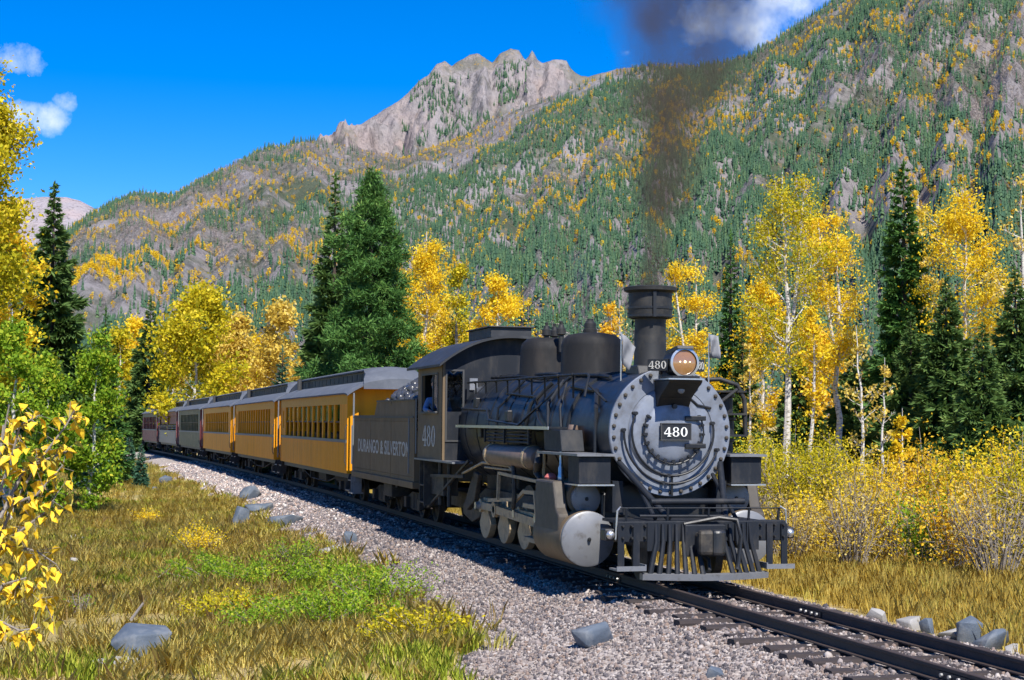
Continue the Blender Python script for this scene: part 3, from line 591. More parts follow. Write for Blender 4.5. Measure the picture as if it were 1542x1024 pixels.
# headlight
hl = MB().lathe([(.14, -.86), (.185, -.84), (.19, -.50), (.212, -.49), (.212, -.44), (.185, -.435), (.18, -.455)], (0, 0, 3.10), 'x', 40).build('headlight', B, K, True)
MB().lathe([(.178, -.47), (.175, -.45), (.12, -.43), (.03, -.422)], (0, 0, 3.10), 'x', 32).build('lens', MT['lens'], hl, True)
MB().lathe([(.213, -.455), (.215, -.43), (.184, -.425), (.184, -.455)], (0, 0, 3.10), 'x', 40).build('lens_rim', MT['bare'], hl, True)
for yy, br_ in ((-.075, .6), (0, 1), (.075, .5)): MB().lathe([(.003, -.016 * br_), (.014 * br_, -.008), (.018 * br_, 0), (.012 * br_, .01), (.003, .016 * br_)], (-.420, yy, 3.10 + .01), 'x', 8).build('bulb', MT['bulb'], hl)
MB().prism([(-.9, 3.28), (-.42, 3.34), (-.40, 3.30), (-.55, 3.27), (-.9, 3.18)], -.12, .12).build('visor', B, hl)
MB().box(-1.0, -.36, -.27, .27, 2.855, 2.875).build('headlight_shelf', MT['bare'], K)
MB().prism([(-1.0, 2.85), (-.38, 2.85), (-.42, 2.80), (-.78, 2.60), (-.93, 2.42), (-1.0, 2.42)], -.25, .25).build('headlight_bracket', MT['sooty'], K, bevel=.01)
MB().lathe([(.03, -.62), (.05, -.6), (.05, -.56), (.02, -.55)], (0, .0, 2.71), 'x', 12).build('bracket_lamp', MT['silver'], K)
MB().box(-.9, -.36, -.2, .2, 2.876, 2.91).build('headlight_base', B, K)
for sg in (-1, 1):
    u = Vector((.62, .78 * 1, 0)) if sg < 0 else Vector((-.62, .78, 0)); c_ = Vector((-.70, sg * .30, 3.07)); n_ = Vector((.78, sg * .62, 0))
    nb = MB().obox(c_, u * .155, n_ * .03, Vector((0, 0, .085))).build('number_board', B, hl, bevel=.006)
    digits480(nb, c_ + n_ * .031 - u * .135 + Vector((0, 0, -.055)), u, (0, 0, 1), .11, .082, MT['letter'], .12)
    MB().bar((-.8, sg * .15, 3.0), (-.73, sg * .27, 3.0), .04, .04).build('board_arm', B, hl)
# boiler with lagging bands
bo = MB().lathe([(.5, -9.75), (1.06, -9.75), (1.06, -7.4), (.985, -6.4), (.93, -3.0), (.5, -2.99)], (0, 0, cz), 'x', 64).build('boiler', MT['boiler'], K, True)
for xb, r in ((-3.05, .94), (-3.9, .952), (-4.75, .965), (-5.6, .98), (-6.45, .996), (-7.4, 1.068), (-8.3, 1.068), (-9.2, 1.068)):
    MB().lathe([(r - .02, xb - .03), (r, xb - .03), (r, xb + .03), (r - .02, xb + .03)], (0, 0, cz), 'x', 64).build('boiler_band', MT['cabfront'], bo)
# domes
MB().lathe([(.62, 2.75), (.55, 3.0), (.52, 3.08), (.515, 3.52), (.49, 3.62), (.40, 3.70), (.2, 3.735), (.02, 3.74)], (-4.65, 0, 0), 'z', 48).build('sand_dome', MT['dome'], K, True)
MB().lathe([(.60, 2.8), (.50, 3.08), (.48, 3.55), (.46, 3.66), (.37, 3.75), (.2, 3.78), (.02, 3.785)], (-7.3, 0, 0), 'z', 48).build('steam_dome', MT['dome'], K, True)
MB().lathe([(.11, 3.70), (.12, 3.80), (.10, 3.81), (.10, 3.90), (.05, 3.95), (.05, 3.98)], (-4.75, 0, 0), 'z', 16).build('dome_cover', MT['sooty'], K, True)
MB().lathe([(.06, 3.2), (.07, 3.24), (.18, 3.26), (.17, 3.32), (.12, 3.42), (.11, 3.50), (.06, 3.55), (.02, 3.56)], (-5.75, .15, 0), 'z', 20).build('bell', MT['sooty'], K, True)
for xx, yy in ((-7.15, -.05), (-6.72, .1), (-7.4, .18)): MB().lathe([(.05, 3.5), (.05, 3.80), (.085, 3.82), (.085, 3.92), (.06, 3.94), (.05, 3.99), (.025, 4.0), (.03, 4.05), (.01, 4.06)], (xx, yy, 0), 'z', 12).build('safety_valve', MT['sooty'], K, True)
# boiler handrails with stanchions
for sg in (-1, 1):
    yh, zh = sg * .80, 2.98
    q = MB().tube([(-9.6, sg * .92, 2.99), (-3.4, sg * .86, 2.98), (-2.3, sg * .84, 2.97), (-2.05, sg * .90, 2.94), (-1.85, sg * 1.0, 2.80), (-1.8, sg * 1.05, 2.62)], .02, 8)
    for xx in np.arange(-9.2, -2.2, .78): q.cyl((xx, sg * .86, 2.98), (xx - .18, sg * .80, 2.62), .016, 6); q.add(*[(lambda V, Fi: (V * .032 + np.array([xx, sg * .87, 2.98]), Fi))(IV, IF.tolist())][0])
    q.tube([(-1.9, sg * .98, 2.82), (-1.55, sg * .80, 2.55)], .016, 6)
    q.build('handrail', MT['cabfront'], K, True)
# pipes along the near and far sides
rp = random.Random(2)
for sg in (-1, 1):
    def on(a, r, x): return (x, sg * (r) * math.cos(R(a)), cz + r * math.sin(R(a)))
    P_ = [[on(38, 1.0, -9.6), on(38, 1.03, -7.0), on(34, 1.0, -5.2), on(10, 1.02, -4.4), on(-6, 1.04, -3.7)],
          [on(20, 1.1, -9.6), on(18, 1.10, -7.6), on(8, 1.10, -7.3), on(4, 1.06, -5.4), on(20, 1.04, -4.6), on(60, 1.0, -4.3), on(72, 1.0, -4.5)],
          [on(66, 1.08, -9.6), on(62, 1.08, -7.2), on(58, 1.02, -5.8), on(66, .99, -4.9)],
          [on(52, 1.0, -4.9), on(25, 1.02, -5.1), on(-10, 1.06, -5.3), on(-25, 1.08, -5.3)], [on(55, .99, -4.4), on(25, 1.0, -4.15), on(-20, 1.04, -3.9)], [on(50, 1.0, -4.0), on(20, 1.0, -3.4), on(-20, 1.02, -3.2)],
          [on(55, 1.06, -6.6), on(20, 1.08, -6.9), on(-15, 1.1, -7.0)], [on(46, .97, -3.6), on(40, .95, -2.2), on(20, .96, -1.7), on(-20, .96, -1.7)], [on(75, 1.05, -9.5), on(72, 1.02, -6.0), on(64, .96, -3.0), on(60, .95, -2.3)], [on(0, 1.06, -8.9), on(2, 1.08, -6.0), on(-2, 1.0, -3.2)]]
    for p in P_: MB().tube(p, rp.choice((.022, .03, .036)), 8).build('pipe', rp.choice((B, MT['boiler'], MT['cabfront'])), K, True)
    for aa, x0, x1 in ((26, -8.8, -8.5), (12, -6.2, -5.9), (-4, -8.0, -7.7)): MB().obox(on(aa, 1.08, (x0 + x1) / 2), (.1, 0, 0), (0, .05, 0), (0, 0, .1)).build('check_valve', B, K, bevel=.02)
    MB().tube([on(5, .99, -2.55), on(-2, 1.0, -2.55), on(-12, .99, -2.55)], [.07, .10, .07], 12).build('whistle_pot', MT['rustpipe'] if sg < 0 else B, K, True)
# running boards
for sg in (-1, 1):
    y0, y1 = sorted((sg * .98, sg * 1.36))
    rb = MB().box(-8.7, -2.6, y0, y1, 2.135, 2.165).build('running_board', MT['cabfront'], K)
    MB().box(-8.7, -2.6, *sorted((sg * 1.361, sg * 1.375)), 2.12, 2.168).build('board_edge', MT['bare'], rb)
    MB().prism([(-2.95, 2.13), (-2.10, 2.12), (-2.0, 1.80), (-2.9, 1.80)], *sorted((sg * .98, sg * 1.34))).build('shield_box', MT['cabfront'], K, bevel=.01)
    MB().box(-2.9, -.86, *sorted((sg * .88, sg * 1.46)), 1.755, 1.79).build('front_deck', MT['silver'], K)
    MB().box(-1.45, -.93, *sorted((sg * .93, sg * 1.41)), 1.36, 1.75).build('tool_box', MT['cabfront'], K, bevel=.012)
    MB().box(-1.5, -.86, *sorted((sg * .90, sg * 1.45)), 1.335, 1.355).build('deck_step', MT['bare'], K)
    MB().box(-1.3, -1.0, *sorted((sg * .72, sg * .88)), .95, 1.4).build('deck_post', MT['cabfront'], K)
    res = MB().lathe([(.02, -6.62), (.12, -6.6), (.185, -6.5), (.19, -3.75), (.12, -3.65), (.02, -3.63)], (0, sg * 1.22, 1.66), 'x', 28).build('air_reservoir', MT['rustpipe'], K, True)
    for xx in (-6.35, -3.95): MB().lathe([(.188, xx - .05), (.2, xx - .05), (.2, xx + .05), (.188, xx + .05)], (0, sg * 1.22, 1.66), 'x', 24).build('strap', MT['cream'], res)
    for j, zz in enumerate((1.90, 1.96, 2.02, 2.08)):
        q = MB().tube([(-6.6, sg * 1.30, zz), (-3.8, sg * 1.30, zz)], .021, 8); q.build('cooling_pipe', MT['cabfront'], K, True)
    for xx in (-6.6, -5.3, -3.8): MB().box(xx - .03, xx + .03, *sorted((sg * 1.325, sg * 1.35)), 1.87, 2.12).build('pipe_clip', MT['cabfront'], K)
# frame
for sg in (-1, 1):
    MB().prism([(.1, .5), (.1, .85), (-2.6, .95), (-9.0, .95), (-9.5, .8), (-12.2, .8), (-12.2, .5), (-9.0, .45), (-3, .5)], *sorted((sg * .62, sg * .70))).build('main_frame', MT['running'], K)
MB().box(-9.5, -7.3, -.55, .55, .55, 1.3).build('ash_pan', MT['running'], K, bevel=.05)
MB().prism([(-.95, .5), (-.95, 1.2), (-.55, 1.35), (.55, 1.35), (.95, 1.2), (.95, .5)], -2.6, -1.3, 'x').build('cylinder_saddle', B, K, bevel=.03)
# cylinders and valve chests
for sg in (-1, 1):
    yc = sg * 1.23
    cy_ = MB().lathe([(.30, -2.55), (.40, -2.5), (.40, -1.12), (.30, -1.1)], (0, yc, .57), 'x', 44).build('cylinder', MT['cream'] if 0 else MT['tenderside'], K, True)
    MB().lathe([(.38, -1.12), (.395, -1.11), (.395, -1.05), (.36, -1.03), (.03, -1.0)], (0, yc, .57), 'x', 48).build('cylinder_cover', MT['silver'], cy_, True)
    MB().lathe([(.02, -1.02), (.03, -.98), (.02, -.95)], (0, yc, .57), 'x', 8).build('cover_bolt', B, cy_)
    vc = MB().lathe([(.2, -2.6), (.26, -2.55), (.26, -1.42), (.2, -1.4)], (0, sg * 1.17, 1.13), 'x', 40).build('valve_chest', MT['tenderside'], K, True)
    MB().lathe([(.215, -1.42), (.22, -1.33), (.18, -1.31), (.02, -1.30)], (0, sg * 1.17, 1.13), 'x', 36).build('chest_cover', MT['silver'], vc, True)
    MB().lathe([(.02, -1.31), (.03, -1.29), (.02, -1.27)], (0, sg * 1.17, 1.13), 'x', 8).build('cover_bolt', B, vc)
    MB().prism([(-2.45, .5), (-2.45, 1.38), (-1.55, 1.38), (-1.4, 1.0), (-1.25, .9), (-1.25, .5)], *sorted((sg * 1.43, sg * 1.615))).build('cylinder_jacket', MT['jacket'], K, bevel=.03)
    MB().lathe([(.05, 1.36), (.06, 1.42), (.04, 1.46), (.045, 1.55), (.025, 1.6), (.025, 1.8)], (-2.15, sg * 1.3, 0), 'z', 12).build('lubricator', MT['bare'], K, True)
    MB().lathe([(.02, 1.34), (.08, 1.36), (.10, 1.41), (.06, 1.46), (.02, 1.47)], (-2.28, sg * 1.42, 0), 'z', 12).build('relief_valve', MT['red'] if sg < 0 else B, K, True)
# pilot beam, pilot and steps
pb = MB().box(.06, .26, -1.24, 1.24, .62, .90).build('pilot_beam', MT['cabfront'], K, bevel=.012)
MB().box(-.95, .06, -1.05, 1.05, .84, .88).build('pilot_deck', MT['cabfront'], K)
bm_ = None
for yy in (-1.18, -1.05, -.85, .85, 1.05, 1.18):
    for zz in (.68, .84):
        if bm_ is None: o = MB().lathe([(.022, .255), (.022, .28), (.012, .31)], (0, 0, 0), 'x', 7).build('bolt', MT['sooty'], pb); bm_ = o.data
        else: o = link('bolt', bm_, None, pb)
        o.location = (.0 if abs(yy) > .83 and abs(yy) < .9 else .03, yy, zz)
for sg in (-1, 1): MB().box(.265, .285, *sorted((sg * .64, sg * .82)), .50, .88).build('beam_plate', MT['cabfront'], pb)
def pil(y): return .62 - .26 * (abs(y) / .92) ** 1.6
q = MB(); nb_ = 24; V = []
for k in range(nb_ + 1):
    y = -.92 + 1.84 * k / nb_; x = pil(y); V += [(x - .10, y, .12), (x + .02, y, .12), (x + .03, y, .20), (x - .10, y, .21)]
q.add(V, [(k * 4 + i, k * 4 + (i + 1) % 4, k * 4 + 4 + (i + 1) % 4, k * 4 + 4 + i) for k in range(nb_) for i in range(4)] + [(0, 1, 2, 3), (nb_ * 4 + 3, nb_ * 4 + 2, nb_ * 4 + 1, nb_ * 4)])
q.build('pilot_shoe', MT['silver'], K)
for k in range(15):
    y = -.80 + 1.6 * k / 14
    if abs(y - .06) < .17: continue
    yt = y * .86; q = MB().tube([(.27, yt, .86), (.30, yt * 1.01, .62), (pil(y) - .06, y, .19)], [.03, .033, .04], 8); q.build('pilot_bar', MT['cabfront'], K, True)
cp = MB().box(.28, .52, -.16, .10, .50, .76).box(.5, .66, -.20, .02, .46, .80).build('coupler', MT['running'], K, bevel=.05)
MB().prism([(.42, -.04), (.68, -.02), (.70, .10), (.60, .20), (.46, .20), (.40, .10)], .46, .80, 'z').build('coupler_knuckle', MT['boiler'], K, bevel=.04)
MB().box(.26, .36, -.30, .30, .42, .86).build('coupler_plate', MT['cabfront'], K, bevel=.02)
MB().tube([(.30, -.3, .86), (.34, .2, .95), (.45, .42, .92), (.50, .46, .7), (.46, .44, .35), (.5, .40, .25)], .03, 8).build('air_hose', B, K, True)
MB().tube([(.3, -.1, .5), (.42, .02, .38), (.5, .0, .25), (.46, -.02, .2)], .028, 8).build('air_hose', B, K, True)
q = MB().tube([(.22, -1.20, 1.08), (.24, 1.18, 1.07)], .010, 6)
for yy in (-1.1, -.5, .1, .7, 1.15): q.bar((.2, yy, .9), (.23, yy, 1.08), .03, .02)
q.build('uncoupling_bar', MT['cabfront'], K, True)
MB().tube([(.14, -.72, 1.16), (.14, .66, 1.16)], .045, 10).build('cross_pipe', MT['cabfront'], K, True)
MB().tube([(.2, -.9, .97), (.2, .3, .96), (.3, .5, .92)], .02, 8).build('brake_pipe', MT['cabfront'], K, True)
for sg in (-1, 1):
    q = MB()
    for yy in (.98, 1.20): q.box(.27, .30, *sorted((sg * (yy - .045), sg * (yy + .045))), .27, .86)
    q.build('step_hanger', MT['cabfront'], K)
    q = MB().box(.10, .42, *sorted((sg * .88, sg * 1.30)), .245, .27); q.box(.10, .42, *sorted((sg * .88, sg * .90)), .27, .33); q.box(.40, .42, *sorted((sg * .90, sg * 1.30)), .27, .31); q.build('footboard', MT['silver'], K)
    MB().tube([(.16, sg * 1.22, .64), (.24, sg * 1.26, .66), (.25, sg * 1.24, 1.05), (.2, sg * 1.18, 1.09)], .014, 8).build('grab_iron', MT['bare'], K, True)
    lm = MB().box(.0, .2, *sorted((sg * 1.25, sg * 1.40)), .64, .80).build('marker_lamp', MT['black'], K, bevel=.02)
    MB().lathe([(.055, .20), (.06, .22), (.04, .25), (.01, .262)], (0, sg * 1.325, .72), 'x', 14).build('lamp_glass', MT['bare'], lm, True)
    q = MB().tube([(-1.05, sg * .80, 1.70), (.05, sg * .42, .92)], .045, 10); q.build('smokebox_brace', MT['cabfront'], K, True)
    MB().tube([(-.9, sg * .62, 1.5), (.0, sg * .60, .92)], .03, 8).build('smokebox_brace', MT['cabfront'], K, True)
# wheels
def wheel(mb, x, y, z, r, t, n=36, hub=.12, sg=-1):
    a, b = sorted((y, y + t)); f = -.03 if sg < 0 else .03
    o = (x, 0, z); e = a if sg < 0 else b; s = -1 if sg < 0 else 1
    mb.lathe([(hub, a), (r * .80, a), (r * .80, a), (r, a), (r, b), (r * .8, b), (hub, b)] if True else [], o, 'y', n)
DX = [-3.75, -5.05, -6.35, -7.65]; WZ = .56
for sg in (-1, 1):
    for x in DX:
        w = MB(); w.lathe([(.47, sg * .46), (.56, sg * .46), (.56, sg * .585), (.47, sg * .585)], (x, 0, WZ), 'y', 40)
        wo = w.build('driving_wheel', MT['running'], K, True)
        q = MB().lathe([(.02, sg * .5), (.14, sg * .48), (.14, sg * .60), (.02, sg * .60)], (x, 0, WZ), 'y', 20)
        for k in range(13): a = 2 * math.pi * k / 13; q.bar((x + .12 * math.cos(a), sg * .53, WZ + .12 * math.sin(a)), (x + .48 * math.cos(a), sg * .53, WZ + .48 * math.sin(a)), .05, .05)
        q.build('spokes', MT['running'], wo)
        # outside crank with its counterweight
        V = [(x + .13, WZ + .28), (x + .17, WZ + .1)] + [(x + .42 * math.cos(R(a)), WZ - .04 + .42 * math.sin(R(a))) for a in range(-20, -161, -10)] + [(x - .17, WZ + .1), (x - .13, WZ + .28)]
        MB().prism(V, *sorted((sg * .93, sg * 1.05))).build('counterweight', MT['cream'], wo, bevel=.01)
        MB().cyl((x, sg * 1.04, WZ + .14), (x, sg * 1.24, WZ + .14), .07, 14).build('crank_pin', MT['bare'], wo)
    q = MB().bar((DX[0] + .1, sg * 1.12, WZ + .14), (DX[3] - .1, sg * 1.12, WZ + .14), .05, .13)
    for x in DX: q.lathe([(.02, sg * 1.09), (.12, sg * 1.09), (.12, sg * 1.15), (.02, sg * 1.15)], (x, 0, WZ + .14), 'y', 20)
    q.build('side_rod', MT['cream'], K)
    q = MB().bar((-2.95, sg * 1.2, .60), (DX[2], sg * 1.2, WZ + .14), .05, .14); q.lathe([(.02, sg * 1.17), (.14, sg * 1.17), (.14, sg * 1.24), (.02, sg * 1.24)], (DX[2], 0, WZ + .14), 'y', 20); q.build('main_rod', MT['cream'], K)
    MB().box(-3.15, -2.85, *sorted((sg * 1.1, sg * 1.36)), .44, .84).build('crosshead', MT['cream'], K, bevel=.03)
    q = MB().box(-4.1, -2.5, *sorted((sg * 1.12, sg * 1.34)), .86, .93).box(-4.1, -2.5, *sorted((sg * 1.12, sg * 1.34)), .33, .40); q.build('crosshead_guide', MT['cream'], K)
    q = MB().bar((-2.55, sg * 1.28, 1.14), (-4.2, sg * 1.28, 1.10), .04, .06); q.bar((-3.05, sg * 1.40, .50), (-3.3, sg * 1.38, 1.15), .03, .07); q.bar((-4.9, sg * 1.26, .9), (-4.2, sg * 1.28, 1.12), .04, .06)
    q.bar((DX[2], sg * 1.32, WZ + .3), (-4.75, sg * 1.3, .95), .04, .06); q.build('valve_gear', MT['cream'], K)
    q = MB().tube([(-4.75 + .1 * math.cos(R(a)), sg * 1.33, 1.15 + .34 * math.sin(R(a))) for a in range(-90, 91, 20)], .04, 8); q.build('expansion_link', MT['running'], K, True)
    q = MB().bar((-5.6, sg * 1.34, 1.36), (-2.9, sg * 1.34, 1.30), .05, .05).bar((-5.6, sg * 1.34, 1.36), (-5.65, sg * 1.34, .9), .05, .05).bar((-2.95, sg * 1.34, 1.30), (-2.9, sg * 1.34, 1.75), .035, .035); q.build('motion_bracket', MT['cream'], K)
    q = MB().tube([(-8.6, sg * 1.25, 1.25), (-7.0, sg * 1.27, 1.50), (-5.2, sg * 1.27, 1.49), (-5.0, sg * 1.27, 1.42)], .025, 8).tube([(-6.9, sg * 1.25, 1.42), (-5.0, sg * 1.25, 1.42)], .02, 8); q.build('reach_rod', MT['cream'], K, True)
    MB().tube([(-3.1, sg * 1.36, 1.78), (-2.95, sg * 1.42, 1.6), (-3.1, sg * 1.4, 1.45), (-2.9, sg * 1.4, 1.35)], [.05, .07, .06, .04], 10).build('feed_pipe', MT['running'], K, True)
    # trailing and leading trucks
    for x, r in ((-9.15, .36), (-.72, .34)):
        w = MB().lathe([(.05, sg * .44), (r - .06, sg * .46), (r, sg * .46), (r, sg * .57), (r - .06, sg * .57), (.05, sg * .59)], (x, 0, r), 'y', 32).build('truck_wheel', MT['running'], K, True)
    q = MB().prism([(-9.9, .42), (-9.9, .62), (-8.6, .75), (-8.3, .6), (-8.6, .42), (-9.15, .30)], *sorted((sg * .82, sg * .92))); q.build('trailing_truck_frame', MT['running'], K, bevel=.02)
    MB().prism([(-8.0, 1.25), (-8.35, 1.3), (-8.75, .95), (-9.1, .62), (-8.85, .55), (-8.3, .75)], *sorted((sg * 1.0, sg * 1.1))).build('splash_guard', MT['running'], K, bevel=.02)
    q = MB().bar((-11.6, sg * 1.25, .45), (-8.3, sg * 1.2, 1.5), .05, .05).bar((-11.2, sg * 1.28, 1.12), (-8.4, sg * 1.28, 1.2), .04, .06); q.build('brace_bar', MT['running'], K)
    q = MB()
    for xx in (-9.9, -10.7, -11.4): q.cyl((xx, sg * 1.2, .55), (xx, sg * 1.2, 1.42), .045, 8)
    q.box(-11.3, -10.2, *sorted((sg * .95, sg * 1.25)), .75, 1.15); q.build('injector_pipes', MT['running'], K)
    q = MB().box(-11.75, -11.35, *sorted((sg * 1.12, sg * 1.4)), .55, .58).box(-11.75, -11.35, *sorted((sg * 1.12, sg * 1.4)), .9, .93).box(-11.77, -11.74, *sorted((sg * 1.1, sg * 1.4)), .5, 1.42).box(-11.36, -11.33, *sorted((sg * 1.1, sg * 1.4)), .5, 1.42); q.build('cab_step', MT['running'], K)
# air pumps and platforms on the far side of the smokebox
for zz, r in ((2.55, .13), (2.2, .15), (1.88, .13)):
    MB().lathe([(.05, zz - .16), (r, zz - .15), (r, zz + .08), (r + .03, zz + .09), (r + .03, zz + .13), (.05, zz + .15)], (-1.65, 1.12, 0), 'z', 20).build('air_pump', MT['sooty'], K, True)
q = MB()
for zz in (2.72, 2.38, 2.06, 1.78): q.box(-1.95, -1.35, .85, 1.36, zz - .015, zz + .015)
q.build('pump_bracket', MT['sooty'], K)
MB().tube([(-1.5, .55, 2.88), (-1.4, .95, 2.90), (-1.4, 1.22, 2.82), (-1.4, 1.34, 2.6), (-1.4, 1.36, 2.05)], .035, 10).build('pump_pipe', MT['sooty'], K, True)
MB().tube([(-1.2, .8, 2.5), (-1.3, 1.0, 2.62), (-1.35, 1.2, 2.75)], .025, 8).build('pump_pipe', MT['sooty'], K, True)
MB().tube([(-.97, .62, 2.46), (-.93, .4, 2.50), (-.94, .28, 2.60)], .02, 8).build('signal_pipe', B, K, True)
# flags on short staffs
for (fx, fy, fz, sg, hgt) in ((-1.75, -.50, 2.93, -1, .66), (-1.35, .74, 2.72, 1, .86)):
    fs = MB().cyl((fx, fy, fz - .1), (fx + .02, fy, fz + hgt), .012, 8).build('flag_staff', MT['bare'], K)
    V = []; n_ = 9
    for k in range(n_):
        for j in range(5):
            a = k / (n_ - 1); b_ = j / 4; w = (.24 * (1 - .55 * b_) if sg < 0 else .17)
            V.append((fx + .02 + .05 * math.sin(a * 5 + b_ * 3), fy + a * w, fz + hgt - .02 - b_ * (.40 if sg < 0 else .34) - a * (.20 if sg < 0 else .02) * (1 - .2 * b_)))
    q = MB().add(V, [(k * 5 + j, k * 5 + j + 1, k * 5 + 6 + j, k * 5 + 5 + j) for k in range(n_ - 1) for j in range(4)]); fo = q.build('flag', MT['flag'], fs, True); sm = fo.modifiers.new('s', 'SOLIDIFY'); sm.thickness = .006
# ---- cab
x0, x1 = -12.0, -9.70; S = 1.40
def arch(y, top=3.93, eave=3.36): return eave + (top - eave) * (1 - (abs(y) / 1.5) ** 2.2)
for sg in (-1, 1):
    a, b_ = sorted((sg * S, sg * (S - .05)))
    q = MB().box(x0, x1, a, b_, 1.47, 2.42).box(x0, x1, a, b_, 3.18, 3.40).box(x1 - .40, x1, a, b_, 2.42, 3.18).box(x0, x0 + .45, a, b_, 2.42, 3.18)
    sd = q.build('cab_side', MT['tenderside'], K)
    q = MB().box(-11.57, -10.08, *sorted((sg * (S + .004), sg * (S + .07))), 2.38, 2.425); q.build('arm_rest', MT['trim'], sd, bevel=.01)
    q = MB().box(-11.57, -10.08, *sorted((sg * (S + .004), sg * (S + .02))), 3.165, 3.20).box(-10.11, -10.08, *sorted((sg * (S + .004), sg * (S + .02))), 2.425, 3.165).box(-11.57, -11.54, *sorted((sg * (S + .004), sg * (S + .02))), 2.425, 3.165); q.build('window_frame', MT['trim'], sd)
    MB().box(-10.62, -10.10, *sorted((sg * (S - .03), sg * (S - .02))), 2.43, 3.17).build('window_pane', MT['glass'], sd)
    MB().box(-10.64, -10.60, *sorted((sg * (S - .045), sg * (S - .005))), 2.425, 3.17).build('sash', MT['trim'], sd)
    MB().box(x0 - .05, -8.6, *sorted((sg * 1.05, sg * 1.46)), 1.43, 1.465).build('cab_apron', MT['silver'], K)
    MB().cyl((x0 + .02, sg * (S + .04), 1.55), (x0 + .02, sg * (S + .04), 2.7), .015, 8).build('cab_grab_iron', MT['rail_trim'], K)
    if sg < 0: digits480(sd, (-11.48, -S - .003, 1.72), (1, 0, 0), (0, 0, 1), .42, .36, MT['letter'], .14)
# front wall with openings each side of the boiler
q = MB(); V = [(-1.4, 1.47)] + [(y, arch(y) - .05) for y in np.linspace(-1.4, 1.4, 25)] + [(1.4, 1.47)]
pcs = [[(-1.40, 1.47), (-1.33, 1.47), (-1.33, arch(1.33) - .05), (-1.40, arch(1.4) - .05)], [(-1.33, 1.47), (-.98, 1.47), (-.98, 1.86), (-1.33, 1.86)], [(-1.33, 3.22)] + [(-.98, 3.22)] + [(-.98, arch(.98) - .05), (-1.33, arch(1.33) - .05)],
       [(-.98, 1.47), (-.66, 1.47), (-.66, arch(.66) - .05), (-.98, arch(.98) - .05)]]
for p in pcs:
    q.prism(p, x1 - .06, x1 - .012, 'x'); q.prism([(-a, c) for a, c in reversed(p)], x1 - .06, x1 - .012, 'x')
q.prism([(-.66, 2.2), (.66, 2.2)] + [(y, arch(y) - .05) for y in np.linspace(.66, -.66, 13)], x1 - .06, x1 - .012, 'x')
cf = q.build('cab_front', MT['cabfront'], K)
for sg in (-1, 1):
    q = MB()
    for (a, b_, c, d) in ((.965, 1.0, 1.83, 3.25), (1.31, 1.345, 1.83, 3.25)): q.box(x1 - .011, x1 + .01, *sorted((sg * a, sg * b_)), c, d)
    q.box(x1 - .011, x1 + .01, *sorted((sg * 1.0, sg * 1.31)), 3.215, 3.25).box(x1 - .011, x1 + .01, *sorted((sg * 1.0, sg * 1.31)), 1.83, 1.865); q.build('door_frame', MT['trim'], cf)
    MB().box(x1 - .045, x1 - .035, *sorted((sg * 1.0, sg * 1.31)), 2.5, 3.2).build('window_pane', MT['glass'], cf)
    MB().box(x1 - .05, x1 - .02, *sorted((sg * 1.0, sg * 1.31)), 1.866, 2.42).build('front_door', MT['cabfront'], cf)
    MB().box(x1 - .009, x1 + .02, *sorted((sg * .70, sg * .86)), 2.85, 3.08).build('vent_window', MT['bare'] if sg < 0 else B, cf)
q = MB(); ys_ = np.linspace(-1.52, 1.52, 33); n_ = len(ys_)
xa, xb = -12.62, -9.45
V = [(xx, y, arch(y) + dz) for xx in (xa, xb) for dz in (0, -.05) for y in ys_]
ix = lambda a, l, k: (a * 2 + l) * n_ + k
fs = []
for k in range(n_ - 1):
    fs += [(ix(0, 0, k), ix(1, 0, k), ix(1, 0, k + 1), ix(0, 0, k + 1)), (ix(0, 1, k), ix(0, 1, k + 1), ix(1, 1, k + 1), ix(1, 1, k)), (ix(1, 0, k), ix(1, 1, k), ix(1, 1, k + 1), ix(1, 0, k + 1)), (ix(0, 0, k), ix(0, 0, k + 1), ix(0, 1, k + 1), ix(0, 1, k))]
fs += [(ix(0, 0, 0), ix(0, 1, 0), ix(1, 1, 0), ix(1, 0, 0)), (ix(0, 0, n_ - 1), ix(1, 0, n_ - 1), ix(1, 1, n_ - 1), ix(0, 1, n_ - 1))]
rf = q.add(V, fs).build('cab_roof', MT['cabroof'], K, True)
MB().box(-11.6, -9.75, -.42, .42, 3.90, 4.10).box(-11.65, -9.7, -.47, .47, 4.10, 4.13).build('roof_vent', MT['cabroof'], rf, bevel=.01)
MB().box(x0, x1 - .06, -1.345, 1.345, 1.47, 1.53).build('cab_floor', MT['sooty'], K)
MB().lathe([(.02, -10.05), (1.0, -10.04), (1.02, -9.76), (.02, -9.75)], (0, 0, cz), 'x', 40).build('backhead', MT['sooty'], K, True)
MB().box(-11.5, -10.9, -1.25, -.85, 1.54, 2.12).build('engineer_seat', MT['blue_dk'], K, bevel=.04)
for sg in (-1, 1): MB().prism([(sg * 1.34, 1.47), (sg * 1.1, 1.47), (sg * 1.1, 3.4), (sg * 1.34, 3.3)], x0, x0 + .04, 'x').build('cab_back_post', MT['cabfront'], K)

